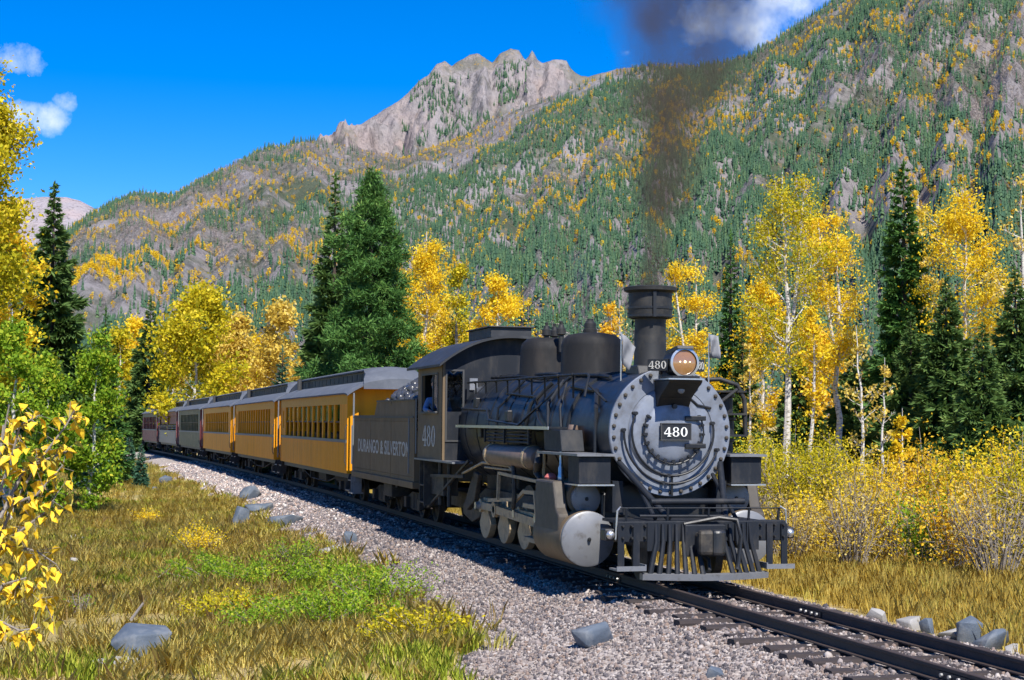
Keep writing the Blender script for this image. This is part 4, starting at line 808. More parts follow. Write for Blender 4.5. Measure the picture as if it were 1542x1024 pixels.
# ================================================================= tender
T_ = empty('coal_tender', (-12.75, 0, 0)); tag(T_, 'dusty black coal tender with coal heaped on it, behind the locomotive cab', 'tender')
X = lambda x: x + 12.75
q = MB().prism([(X(-12.8), .93), (X(-20.4), .93), (X(-20.4), 2.36), (X(-17.5), 2.36), (X(-17.15), 2.70), (X(-12.8), 2.70)], -1.30, -1.27); q.prism([(X(-12.8), .93), (X(-20.4), .93), (X(-20.4), 2.36), (X(-17.5), 2.36), (X(-17.15), 2.70), (X(-12.8), 2.70)], 1.27, 1.30)
q.box(X(-20.4), X(-20.37), -1.27, 1.27, .93, 2.36).box(X(-12.83), X(-12.8), -1.27, 1.27, .93, 2.0).box(X(-20.37), X(-17.45), -1.27, 1.27, 2.30, 2.345).prism([(X(-17.45), 2.30), (X(-17.1), 2.66), (X(-17.05), 2.66), (X(-17.4), 2.28)], -1.27, 1.27).box(X(-20.37), X(-12.83), -1.27, 1.27, .94, 1.2)
tb = q.build('tank', MT['tenderside'], T_)
for sg in (-1, 1):
    q = MB().box(X(-20.4), X(-12.85), *sorted((sg * 1.301, sg * 1.32)), 2.29, 2.33); q.box(X(-17.12), X(-12.8), *sorted((sg * 1.301, sg * 1.325)), 2.675, 2.71); q.build('beading', MT['trim'], tb)
    q = MB()
    for xx in (X(-18.0), X(-15.4)): q.box(xx - .012, xx + .012, *sorted((sg * 1.301, sg * 1.306)), .95, 2.28)
    for k in range(60):
        for zz in (1.02, 2.22): q.obox((X(-20.3) + k * .125, sg * 1.302, zz), (.010, 0, 0), (0, .006, 0), (0, 0, .010))
    q.build('rivets', MT['tenderside'], tb)
    MB().box(X(-20.5), X(-12.75), *sorted((sg * 1.05, sg * 1.34)), .78, .925).build('tender_sill', MT['tenderside'], T_, bevel=.01)
    MB().cyl((X(-13.05), sg * 1.37, 1.1), (X(-13.05), sg * 1.37, 2.3), .016, 8).build('grab_iron', MT['rail_trim'], T_)
    MB().cyl((X(-20.3), sg * 1.37, 1.1), (X(-20.3), sg * 1.37, 2.1), .016, 8).build('grab_iron', MT['rail_trim'], T_)
    q = MB().box(X(-20.5), X(-20.0), *sorted((sg * 1.1, sg * 1.42)), .34, .37).box(X(-20.5), X(-20.47), *sorted((sg * 1.15, sg * 1.35)), .36, .8).box(X(-20.03), X(-20.0), *sorted((sg * 1.15, sg * 1.35)), .36, .8); q.build('step', MT['silver'], T_)
lettering('lettering', 'DURANGO & SILVERTON', (X(-19.75), -1.304, 1.45), (R(90), 0, 0), .45, MT['letter'], T_, 1.25, .006)
MB().box(X(-20.45), X(-20.1), -.5, .5, 2.36, 2.62).build('rear_hatch', B, T_, bevel=.03)
q = MB().box(X(-14.4), X(-13.6), -.7, -.62, 2.5, 3.52).box(X(-14.4), X(-13.6), .62, .7, 2.5, 3.52).box(X(-14.4), X(-14.34), -.62, .62, 2.5, 3.50).box(X(-14.45), X(-13.5), -.75, .75, 3.52, 3.56); q.build('brakeman_shelter', MT['roofgrey'], T_)
MB().box(X(-20.7), X(-12.5), -.5, .5, .6, .8).build('tender_frame', MT['truck'], T_)
rc = np.random.default_rng(8); V = []; Fc = []
for k in range(1500):
    xx = rc.uniform(-17.15, -12.95); yy = rc.uniform(-1.2, 1.2); top = 2.62 + .68 * (1 - (abs(yy) / 1.3) ** 2) * np.clip((xx + 17.3) / 1.1, 0, 1) * (.75 + .25 * math.sin(xx * 2.3))
    s = rc.uniform(.05, .13); V.append(IV * (1 + rc.uniform(-.35, .2, (len(IV), 1))) * s + np.array([X(xx), yy, top - rc.random() ** 2 * .15])); Fc.append(IF + k * len(IV))
co = npmesh('coal_lumps', np.concatenate(V), np.concatenate(Fc), MT['coal'], T_); tag(co, kind='stuff')
MB().prism([(X(-17.3), 2.3), (X(-17.2), 2.45), (X(-16), 2.85), (X(-14.0), 2.95), (X(-12.85), 2.75), (X(-12.85), 1.3), (X(-17.3), 1.3)], -.95, .95).build('coal_heap', MT['coal'], T_)
def truck(parent, xc, gw=.57, r=.36, wb=.72, name='truck', m=None):
    m = m or MT['truck']
    q = MB()
    for sg in (-1, 1):
        q.prism([(xc - wb - .28, .34), (xc - wb - .28, .46), (xc - .4, .62), (xc + .4, .62), (xc + wb + .28, .46), (xc + wb + .28, .34), (xc + .35, .22), (xc - .35, .22)], *sorted((sg * .80, sg * .87)))
        for xx in (-wb, wb): q.box(xc + xx - .13, xc + xx + .13, *sorted((sg * .871, sg * .97)), .26, .50)
        for xx in (-.14, .14): q.cyl((xc + xx, sg * .83, .26), (xc + xx, sg * .83, .60), .08, 10)
    q.box(xc - .15, xc + .15, -.8, .8, .38, .62); to = q.build(name, m, parent)
    for xx in (-wb, wb):
        for sg in (-1, 1): MB().lathe([(.06, sg * .46), (r - .08, sg * .48), (r - .05, sg * .45), (r + .02, sg * .44), (r + .02, sg * .46), (r, sg * .47), (r, sg * gw), (r - .06, sg * gw), (r - .1, sg * .53), (.08, sg * .56), (.05, sg * .60)], (xc + xx, 0, r), 'y', 28).build('wheel', m, to, True)
        MB().cyl((xc + xx, -.9, r), (xc + xx, .9, r), .05, 10).build('axle', m, to)
truck(T_, X(-14.6)); truck(T_, X(-18.6))
for sg in (-1, 1):
    for xx in (-13.4, -16.4, -17.2): MB().prism([(X(xx), .80), (X(xx) + .5, .80), (X(xx) + .2, .42)], *sorted((sg * 1.02, sg * 1.06))).build('gusset', MT['silver'], T_)
    MB().box(X(-17.0), X(-16.0), *sorted((sg * .7, sg * 1.15)), .45, .75).build('tank_hanger', MT['truck'], T_, bevel=.02)

# ================================================================= passenger cars
def car(name, label, front, nwin, side, letter, post, group='passenger cars behind the tender', L=13.85, kind='coach', ends=None, wstart=.085, wend=.93, vest=True):
    t = -front; xm = front - L / 2
    # place on the curve: chord through the two trucks
    xa, xb = front - 2.2, front - L + 2.2; ya, yb = float(yo(xa)), float(yo(xb)); za, zb = float(zo(xa)), float(zo(xb))
    c = empty(name, (xm, (ya + yb) / 2, (za + zb) / 2)); c.rotation_euler = (0, -math.atan2(za - zb, xa - xb), math.atan2(ya - yb, xa - xb))
    tag(c, label, 'train car', group); h = L / 2; Y = 1.27; ends = ends or side
    zs, zb_, zw, zl, ze = .80, 1.62, 1.70, 2.66, 2.93
    wl = -h + L * (1 - wend); wr = h - L * wstart
    pw = (wr - wl) / nwin
    for sg in (-1, 1):
        a, b_ = sorted((sg * Y, sg * (Y - .06)))
        MB().box(-h, h, a, b_, zs, zb_).build('lower_side', side, c)
        MB().box(-h, h, *sorted((sg * (Y + .03), sg * (Y - .06))), zb_ + .001, zw).build('belt_rail', MT['rail_trim'], c)
        MB().box(-h, h, *sorted((sg * (Y + .01), sg * (Y - .06))), zl, ze).build('letter_board', letter, c)
        if kind == 'coach':
            MB().box(-h, wl, a, b_, zw + .001, zl - .001).build('corner_panel', post, c) if not vest else None
            if vest:
                q = MB().box(-h, -h + .35, a, b_, zw + .001, zl - .001).box(-h + .62, wl, a, b_, zw + .001, zl - .001).box(-h + .35, -h + .62, a, b_, zw + .001, 1.95).box(-h + .35, -h + .62, a, b_, 2.55, zl - .001); q.build('corner_panel', post, c)
                MB().box(-h + .35, -h + .62, *sorted((sg * (Y - .03), sg * (Y - .04))), 1.951, 2.549).build('vestibule_pane', MT['glass'], c)
            MB().box(wr, h, a, b_, zw + .001, zl - .001).build('corner_panel', post, c)
            for k in range(nwin + 1):
                xx = wl + k * pw; w_ = .11 if k % 2 == 0 else .085
                MB().box(xx - w_, xx + w_, *sorted((sg * (Y - .002), sg * (Y - .062))), zw + .002, zl - .002).build('window_post', post, c)
            for k in range(nwin):
                xx = wl + k * pw; MB().box(xx + .1, xx + pw - .1, *sorted((sg * (Y - .045), sg * (Y - .055))), 2.20, zl - .003).build('window_pane', MT['glass'], c)
            MB().box(wl, wr, *sorted((sg * (Y - .025), sg * (Y - .06))), 2.16, 2.199).build('sash_rail', MT['interior'], c)
        else:
            for k in range(3): MB().box(-h + .3, h - .3, a, b_, 1.80 + k * .10, 1.84 + k * .10).build('slat', MT['rail_trim'], c)
            for xx in (-h + .15, 0, h - .15): MB().box(xx - .15, xx + .15, a, b_, zw + .001, zl - .001).build('corner_panel', post, c)
            MB().box(-h + .3, h - .3, *sorted((sg * (Y - .1), sg * (Y - .12))), 2.1, zl).build('shutter', MT['maroon'], c)
        # truss rods and posts under the sill
        q = MB().tube([(-h + 2.2, sg * .95, .72), (-1.6, sg * .95, .40), (1.6, sg * .95, .40), (h - 2.2, sg * .95, .72)], .018, 6)
        for xx in (-1.6, 1.6): q.box(xx - .05, xx + .05, sg * .95 - .05, sg * .95 + .05, .40, .78)
        q.build('truss_rod', MT['truck'], c)
        MB().box(-h - .85, h + .85, *sorted((sg * .95, sg * 1.15)), .66, .795).build('side_sill', MT['trim'], c)
    MB().box(-h - .88, h + .88, -.94, .94, .70, .92).build('floor', MT['truck'], c)
    q = MB().box(-2.5, -1.0, -.6, .3, .35, .7).cyl((.5, -.35, .5), (2.6, -.35, .5), .2, 14); q.build('underbody_tank', MT['truck'], c)
    # ends: wall with a doorway, platform, posts, steps
    for se in (-1, 1):
        xe = se * h
        for sg in (-1, 1): MB().prism([(sg * a_, z_) for a_, z_ in ((.36, zs), (Y - .062, zs), (Y - .062, 2.98), (.95, 3.11), (.62, 3.19), (.36, 3.19))], *sorted((xe, xe - se * .06)), 'x').build('end_wall', ends, c)
        MB().box(*sorted((xe, xe - se * .06)), -.36, .36, 2.72, ze + .3).build('end_header', ends, c)
        MB().box(*sorted((xe - se * .02, xe - se * .05)), -.355, .355, .92, 2.715).build('end_door', MT['interior'], c)
        for sg in (-1, 1):
            MB().box(*sorted((xe + se * .004, xe + se * .07)), *sorted((sg * (Y - .30), sg * (Y + .012))), zs, ze).build('corner_post', ends, c)
            pl = MB().box(*sorted((xe + se * .60, xe + se * .66)), *sorted((sg * .30, sg * .60)), .93, 1.62).build('platform_gate', ends if kind == 'coach' else MT['trim'], c)
            MB().cyl((xe + se * .60, sg * 1.20, .9), (xe + se * .60, sg * 1.20, ze + .02), .025, 8).build('roof_post', MT['rail_trim'], c)
            q = MB().tube([(xe + se * .12, sg * 1.30, 1.0), (xe + se * .12, sg * 1.34, 1.1), (xe + se * .12, sg * 1.34, 2.0), (xe + se * .12, sg * 1.29, 2.1)], .014, 6); q.build('grab_iron', MT['trim'], c)
            for zt, ya_, yb_ in ((.62, 1.0, 1.25), (.36, 1.10, 1.32)): MB().box(*sorted((xe + se * .12, xe + se * .74)), *sorted((sg * ya_, sg * yb_)), zt, zt + .03).build('step', MT['silver'], c)
            for xs1 in (.09, .75): MB().prism([(sg * .98, .80), (sg * 1.22, .80), (sg * 1.32, .35), (sg * 1.10, .35)], *sorted((xe + se * xs1, xe + se * (xs1 + .025))), 'x').build('step_side', MT['truck'], c)
        MB().box(*sorted((xe + se * .2, xe + se * 1.15)), -.09, .09, .55, .75).build('coupler', MT['truck'], c, bevel=.03)
    # roof: lower decks, clerestory with its lights, upper deck, end hoods
    def deck(y): return 3.30 - .34 * max(0, (abs(y) - .62) / .76) ** 1.7
    q = MB(); ysd = [-1.38, -1.30, -1.15, -.95, -.78, -.62]; xs_ = [-h - .62, -h - .3, -h, h, h + .3, h + .62]
    for sg in (-1, 1):
        V = []
        for xx in xs_:
            e = max(0, (abs(xx) - h) / .62)
            for y in ysd: V.append((xx, sg * -y if sg > 0 else y, deck(y) - .05 * e ** 2))
        for xx in xs_:
            e = max(0, (abs(xx) - h) / .62)
            for y in ysd: V.append((xx, sg * -y if sg > 0 else y, deck(y) - .05 * e ** 2 - .04))
        n1 = len(ysd); n2 = n1 * len(xs_); fs = []
        for i_ in range(len(xs_) - 1):
            for j in range(n1 - 1): a0 = i_ * n1 + j; fs += [(a0, a0 + 1, a0 + n1 + 1, a0 + n1), (n2 + a0, n2 + a0 + n1, n2 + a0 + n1 + 1, n2 + a0 + 1)]
            fs += [(i_ * n1, i_ * n1 + n1, n2 + i_ * n1 + n1, n2 + i_ * n1), (i_ * n1 + n1 - 1, n2 + i_ * n1 + n1 - 1, n2 + i_ * n1 + 2 * n1 - 1, i_ * n1 + 2 * n1 - 1)]
        e_ = (len(xs_) - 1) * n1; fs += [(j, n2 + j, n2 + j + 1, j + 1) for j in range(n1 - 1)] + [(e_ + j, e_ + j + 1, n2 + e_ + j + 1, n2 + e_ + j) for j in range(n1 - 1)]
        q.add(V, fs)
    ro = q.build('roof', MT['roofgrey'], c, True)
    hc = h - .55
    q = MB().box(-hc, hc, -.62, -.59, 3.27, 3.56).box(-hc, hc, .59, .62, 3.27, 3.56); q.build('clerestory', MT['trim'], ro)
    nl = 16
    for k in range(nl):
        xx = -hc + (k + .5) * 2 * hc / nl
        for sg in (-1, 1): MB().box(xx - .3, xx + .3, *sorted((sg * .621, sg * .632)), 3.33, 3.52).build('clerestory_light', MT['sooty'], ro)
    q = MB(); prof_ = [(-.74, 3.565), (-.74, 3.60), (-.5, 3.67), (0, 3.70), (.5, 3.67), (.74, 3.60), (.74, 3.565)]
    q.prism(prof_, -hc - .03, hc + .03, 'x'); q.build('upper_deck', MT['roofgrey'], ro)
    for se in (-1, 1):    # duckbill hood sloping down over the platform
        V = []; st = [(hc + .031, 3.70, .74, 3.565), (h + .05, 3.66, .80, 3.48), (h + .38, 3.52, .90, 3.34), (h + .66, 3.34, .95, 3.20)]
        for xx, zt, w_, ze_ in st: V += [(se * xx, w_ * u_, ze_ + (zt - ze_) * (1 - u_ * u_)) for u_ in np.linspace(-1, 1, 9)]
        for xx, zt, w_, ze_ in st: V += [(se * xx, w_ * u_, min(ze_, 3.30) - .14) for u_ in np.linspace(-1, 1, 9)]
        fs = []
        for i_ in range(3):
            for j in range(8): a0 = i_ * 9 + j; fs += [(a0, a0 + 1, a0 + 10, a0 + 9), (36 + a0, 36 + a0 + 9, 36 + a0 + 10, 36 + a0 + 1)]
            fs += [(i_ * 9, i_ * 9 + 9, 36 + i_ * 9 + 9, 36 + i_ * 9), (i_ * 9 + 8, 36 + i_ * 9 + 8, 36 + i_ * 9 + 17, i_ * 9 + 17)]
        fs += [(27 + j, 27 + j + 1, 63 + j + 1, 63 + j) for j in range(8)] + [(j, 36 + j, 37 + j, j + 1) for j in range(8)]
        MB().add(V, fs).build('roof_hood', MT['roofgrey'], ro, True)
    MB().cyl((-hc + 1.2, -.9, 3.25), (-hc + 1.2, -.9, 3.62), .08, 10).build('smoke_jack', MT['trim'], ro)
    MB().box(-h + .6, h - .6, -1.15, 1.15, .921, .95).build('carpet', MT['interior'], c)
    # seats inside: backs show dark through the windows
    if kind == 'coach':
        for k in range(9):
            xx = -h + 1.3 + k * (L - 2.6) / 8
            for sg in (-1, 1): MB().box(xx - .06, xx + .06, *sorted((sg * .35, sg * 1.1)), .96, 1.85).box(xx - .06, xx + .4, *sorted((sg * .35, sg * 1.1)), 1.3, 1.42).build('seat', MT['interior'], c, bevel=.03)
    truck(c, h - 2.2, name='truck'); truck(c, -h + 2.2, name='truck')
    return c
Yl, Yd = MT['yellow'], MT['yellow_dk']
PT = -21.65; DP = 16.0
car('passenger_coach', 'yellow passenger coach coupled directly behind the coal tender', PT, 11, Yl, Yd, Yl)
car('passenger_coach', 'second yellow passenger coach behind the tender', PT - DP, 14, Yl, Yd, Yl)
car('passenger_coach', 'third yellow passenger coach, just ahead of the dark green car', PT - 2 * DP, 13, Yl, Yd, Yl, vest=False)
car('passenger_coach', 'dark green passenger coach behind the third yellow coach', PT - 3 * DP, 12, MT['green'], MT['green'], MT['green'], ends=MT['maroon'], vest=False)
car('concession_car', 'maroon car with silver lower side and slatted openings near the rear', PT - 4 * DP, 3, MT['silver'], MT['maroon'], MT['maroon'], kind='open', ends=MT['maroon'])
car('passenger_coach', 'maroon passenger coach, the last car in view by the spruce', PT - 5 * DP, 8, MT['maroon'], MT['green'], MT['maroon'], vest=False)

# ================================================================= engineer leaning from the cab window
def skin(name, verts, edges, m, parent=None, sub=2):
    me = bpy.data.meshes.new(name); me.from_pydata([v[:3] for v in verts], edges, []); o = link(name, me, m, parent)
    sk = o.modifiers.new('skin', 'SKIN'); sv = me.skin_vertices[0].data
    for i, v in enumerate(verts): r = v[3]; sv[i].radius = r if isinstance(r, tuple) else (r, r); sv[i].use_root = (i == 0)
    sk.use_smooth_shade = True; s = o.modifiers.new('sub', 'SUBSURF'); s.levels = s.render_levels = sub; return o
pr = empty('person', (-11.05, -1.12, 2.12)); tag(pr, 'person in blue denim shirt and dark cap leaning out of the cab window', 'person')
# facing +X (forward), sitting; arm resting on the sill
bv = [(0, 0, .08, (.16, .13)), (0, -.02, .30, (.15, .12)), (.03, -.08, .50, (.17, .12)), (.05, -.10, .60, (.07, .07)), (.07, -.12, .70, (.055, .055)), (.09, -.14, .80, (.085, .095)), (.10, -.14, .90, (.075, .085)),
      (.06, -.28, .53, .075), (.10, -.36, .34, .055), (.28, -.36, .335, .045), (.38, -.35, .33, .03),
      (.03, .12, .53, .075), (.08, .17, .28, .055), (.30, .10, .22, .045), (.40, .08, .22, .03),
      (.02, -.10, .0, .10), (.42, -.10, .02, .08), (.44, -.10, -.42, .055), (.02, .10, .0, .10), (.42, .10, .02, .08), (.44, .10, -.42, .055), (.54, -.10, -.50, .04), (.54, .10, -.50, .04)]
be = [(0, 1), (1, 2), (2, 3), (3, 4), (4, 5), (5, 6), (2, 7), (7, 8), (8, 9), (9, 10), (2, 11), (11, 12), (12, 13), (13, 14), (0, 15), (15, 16), (16, 17), (17, 21), (0, 18), (18, 19), (19, 20), (20, 22)]
body = skin('body', bv, be, [MT['denim'], MT['skin']], pr)
pm = body.data
# head and hands in skin colour
hd = MB(); V = IV3 * np.array([.092, .078, .115]) + np.array([.10, -.14, .86]); V[:, 0] += .02 * np.exp(-((V[:, 2] - .845) / .02) ** 2 - ((V[:, 1] + .14) / .014) ** 2) * (V[:, 0] > .15) * 1.6
ho = npmesh('head', V, IF3, MT['skin'], pr, smooth=True)
q = MB().add(IV2 * .012 + np.array([.182, -.17, .875]), IF2.tolist()).add(IV2 * .012 + np.array([.182, -.11, .875]), IF2.tolist()); q.build('eyes', MT['trim'], ho)
MB().add(IV2 * np.array([.012, .026, .006]) + np.array([.182, -.14, .80]), IF2.tolist()).build('mouth', MT['red'], ho)
q = MB().add(IV2 * np.array([.022, .012, .032]) + np.array([.10, -.22, .86]), IF2.tolist()).add(IV2 * np.array([.022, .012, .032]) + np.array([.10, -.06, .86]), IF2.tolist()); q.build('ears', MT['skin'], ho, True)
cpv = IV3 * np.array([.105, .095, .085]) + np.array([.09, -.14, .935]); cpv[:, 2] = np.maximum(cpv[:, 2], .905)
cpo = npmesh('cap', cpv, IF3, MT['cap'], pr, smooth=True)
MB().prism([(.15, -.21), (.26, -.19), (.28, -.14), (.26, -.09), (.15, -.07)], .905, .92, 'z').build('peak', MT['cap'], cpo, bevel=.004)
for yb, sgn in ((-.35, -1), (.08, 1)):
    zb = .33 if sgn < 0 else .22; hx = .40
    vv_ = [(hx - .02, yb, zb, (.03, .024)), (hx + .05, yb, zb - .002, (.04, .018))]; ee = [(0, 1)]
    for k, (dy, l_) in enumerate(((-.03, .062), (-.01, .072), (.011, .068), (.03, .052))):
        b0 = len(vv_); vv_ += [(hx + .085, yb + dy, zb, .010), (hx + .085 + l_ * .55, yb + dy * 1.1, zb - .008, .009), (hx + .085 + l_ * .9, yb + dy * 1.1, zb - .032, .008)]; ee += [(1, b0), (b0, b0 + 1), (b0 + 1, b0 + 2)]
    b0 = len(vv_); vv_ += [(hx + .03, yb + .045, zb - .005, .011), (hx + .065, yb + .062, zb - .015, .010)]; ee += [(0, b0), (b0, b0 + 1)]
    skin('hand', vv_, ee, MT['skin'], pr, 1)
# ================================================================= trees
def unit(v): return v / np.maximum(np.linalg.norm(v, axis=-1, keepdims=True), 1e-9)
def cards(c, u, w, tint=None):      # rhomb cards: centre, long half axis, short half axis
    n = len(c); V = np.stack([c - u, c - u * .15 + w, c + u, c - u * .15 - w], 1).reshape(-1, 3); return V, np.arange(n * 4).reshape(n, 4)
Y_GOLD = [(0, (.58, .35, .010)), (.35, (.80, .56, .016)), (.7, (.90, .68, .03)), (1, (.94, .78, .10))]
Y_ORANGE = [(0, (.58, .30, .012)), (.4, (.80, .49, .02)), (.8, (.90, .61, .05)), (1, (.92, .70, .15))]
Y_GREEN = [(0, (.26, .27, .012)), (.4, (.48, .43, .015)), (.75, (.74, .58, .02)), (1, (.84, .68, .07))]
Y_PALE = [(0, (.44, .30, .05)), (.4, (.66, .48, .07)), (.8, (.78, .59, .12)), (1, (.80, .66, .24))]
G_LIME = [(0, (.09, .19, .012)), (.4, (.20, .34, .02)), (.75, (.36, .48, .03)), (1, (.60, .56, .05))]
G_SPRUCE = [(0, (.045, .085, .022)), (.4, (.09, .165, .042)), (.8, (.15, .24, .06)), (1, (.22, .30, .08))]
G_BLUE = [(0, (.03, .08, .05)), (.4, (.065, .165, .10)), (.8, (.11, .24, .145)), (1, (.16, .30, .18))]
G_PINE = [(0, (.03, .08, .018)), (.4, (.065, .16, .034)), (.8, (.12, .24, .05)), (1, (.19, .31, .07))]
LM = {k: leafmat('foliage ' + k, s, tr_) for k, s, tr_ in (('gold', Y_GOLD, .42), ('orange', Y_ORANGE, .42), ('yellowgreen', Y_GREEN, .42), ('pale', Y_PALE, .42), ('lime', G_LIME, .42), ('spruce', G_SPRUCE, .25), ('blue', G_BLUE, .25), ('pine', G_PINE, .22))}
MT['bark_w'] = mat('pale aspen bark', (.56, .53, .48), .85, var=.2, scale=3, dust=(.14, .12, .10), dscale=7, dthr=(.52, .62), stretch=(1, 1, 3), bump=.2)
MT['bark_g'] = mat('grey bark', (.25, .215, .18), .9, var=.35, scale=6, stretch=(4, 4, 1), bump=.5)
MT['bark_d'] = mat('dark bark', (.07, .05, .04), .9, var=.35, scale=6, stretch=(4, 4, 1), bump=.5)
def tbase(px, d): p = at(px, float(hz(px)), d); return np.array([p[0], p[1], float(gz(p[0], p[1]))])
def theight(px, ytop, d, base): return 2.25 + (hz(px) - ytop) * d / F - base[2]

def broadleaf(label, px, ytop, d, hw, cb, lm, nleaf, seed, bark='bark_w', fork=.0, leaf=.1, group='autumn broadleaf trees', name='aspen_tree', cat='tree', sub=5, nlimb=22, lean=0, topw=.75, bare=0.):
    r = np.random.default_rng(seed); b = tbase(px, d); H = theight(px, ytop, d, b); Rr = hw * d / F
    root = empty(name, b); tag(root, label, cat, group); tr = MB(); r0 = max(.05, .013 * H)
    pts = []; nseg = 9; wob = r.normal(0, .014 * H, (nseg + 1, 2)).cumsum(0) * .5
    for k in range(nseg + 1): a = k / nseg; pts.append(np.array([wob[k, 0] + lean * H * a * RT[0], wob[k, 1] + lean * H * a * RT[1], a * H * .93 - .15 * (k == 0)]))
    stems = [(pts, [r0 * (1.25 if k == 0 else 1) * (1 - .9 * k / nseg) for k in range(nseg + 1)])]
    if fork:
        k0 = int(fork * nseg) + 1; q = [pts[k0]]; dv = RT * r.choice((-1, 1)) * .5 + r.normal(0, .3, 3)
        for k in range(1, nseg - k0 + 1): a = k / (nseg - k0); q.append(pts[k0] + (pts[nseg] - pts[k0]) * a * .93 + dv * Rr * .9 * a ** .7 * np.array([1, 1, .1]))
        stems.append((q, [r0 * .75 * (1 - k0 / nseg) * (1 - .85 * k / len(q)) + .01 for k in range(len(q))]))
    tips = []
    for p_, rr_ in stems: tr.tube([tuple(q) for q in p_], rr_, 7, False)
    zc = (cb + 1) / 2
    def env(zr):  # crown half-width at relative height
        t_ = np.clip((zr - cb) / (1 - cb), 0, 1); return Rr * np.interp(t_, [0, .12, .35, .6, .85, 1], [.45, .75, 1, .95 * topw + .15, .62 * topw, .12])
    for k in range(nlimb):
        st, sr = stems[k % len(stems)]; zr = cb * .78 + (1 - cb * .78) * (k + r.random()) / nlimb * .92
        zz = [q[2] for q in st]; z0 = min(max(zr * H - .12 * H * r.random(), zz[0]), zz[-1]); i_ = int(np.clip(np.searchsorted(zz, z0) - 1, 0, len(st) - 2)); a_ = np.clip((z0 - zz[i_]) / max(zz[i_ + 1] - zz[i_], 1e-6), 0, 1); p0 = st[i_] + (st[i_ + 1] - st[i_]) * a_
        an = k * 2.4 + r.normal(0, .5); L = env(min(zr + .08, .99)) * r.uniform(.6, 1.02); up_ = r.uniform(.45, 1.1) * L
        e = p0 + np.array([math.cos(an) * L, math.sin(an) * L, min(up_, H * .99 - p0[2])]); mid = p0 + (e - p0) * .5 + np.array([0, 0, -.06 * L]) + r.normal(0, .05 * L, 3)
        rb = max(.012, r0 * .34 * (1 - zr * .6)); tr.tube([tuple(p0), tuple(mid), tuple(e)], [rb, rb * .65, rb * .2], 5, False)
        tips += [(e, 1.), (p0 + (e - p0) * .72, .8), (mid, .35 if zr > cb + .1 else .1)]
        for j in range(sub):
            s0 = mid + (e - mid) * r.uniform(-.4, .8); s1 = s0 + unit(e - p0 + r.normal(0, .75 * L, 3)) * L * r.uniform(.22, .5) + np.array([0, 0, .08 * L]); tr.tube([tuple(s0), tuple((s0 + s1) / 2 + r.normal(0, .02 * L, 3)), tuple(s1)], [rb * .4, rb * .28, rb * .1], 4, False); tips += [(s1, 1.), ((s0 + s1) / 2, .6)]
    tr.build('trunk', MT[bark], root, True, recalc=False)
    C = np.array([t_[0] for t_ in tips]); Wt = np.array([t_[1] for t_ in tips])
    if bare: Wt = Wt * (r.random(len(Wt)) > bare)
    Wt = Wt * r.uniform(.3, 1.5, len(Wt)); nl = np.maximum(0, (Wt / Wt.sum() * nleaf)).astype(int); ci = np.repeat(np.arange(len(C)), nl); n = len(ci)
    c = C[ci] + r.normal(0, 1, (n, 3)) * np.array([.165, .165, .145]) * Rr * r.uniform(.5, 1.35, (len(C), 1))[ci]
    u = unit(r.normal(size=(n, 3)) + np.array([0, 0, -.25])); w = unit(np.cross(u, r.normal(size=(n, 3)))); s = leaf * r.uniform(.55, 1.15, (n, 1))
    V, Fq = cards(c, u * s, w * s * .62); ct = r.uniform(-.25, .25, len(C))[ci]
    npmesh('crown', V, Fq, LM[lm], root, tint=np.clip(.5 + ct + r.normal(0, .2, n) + .18 * (c[:, 2] / H - .6), 0, 1))
    return root

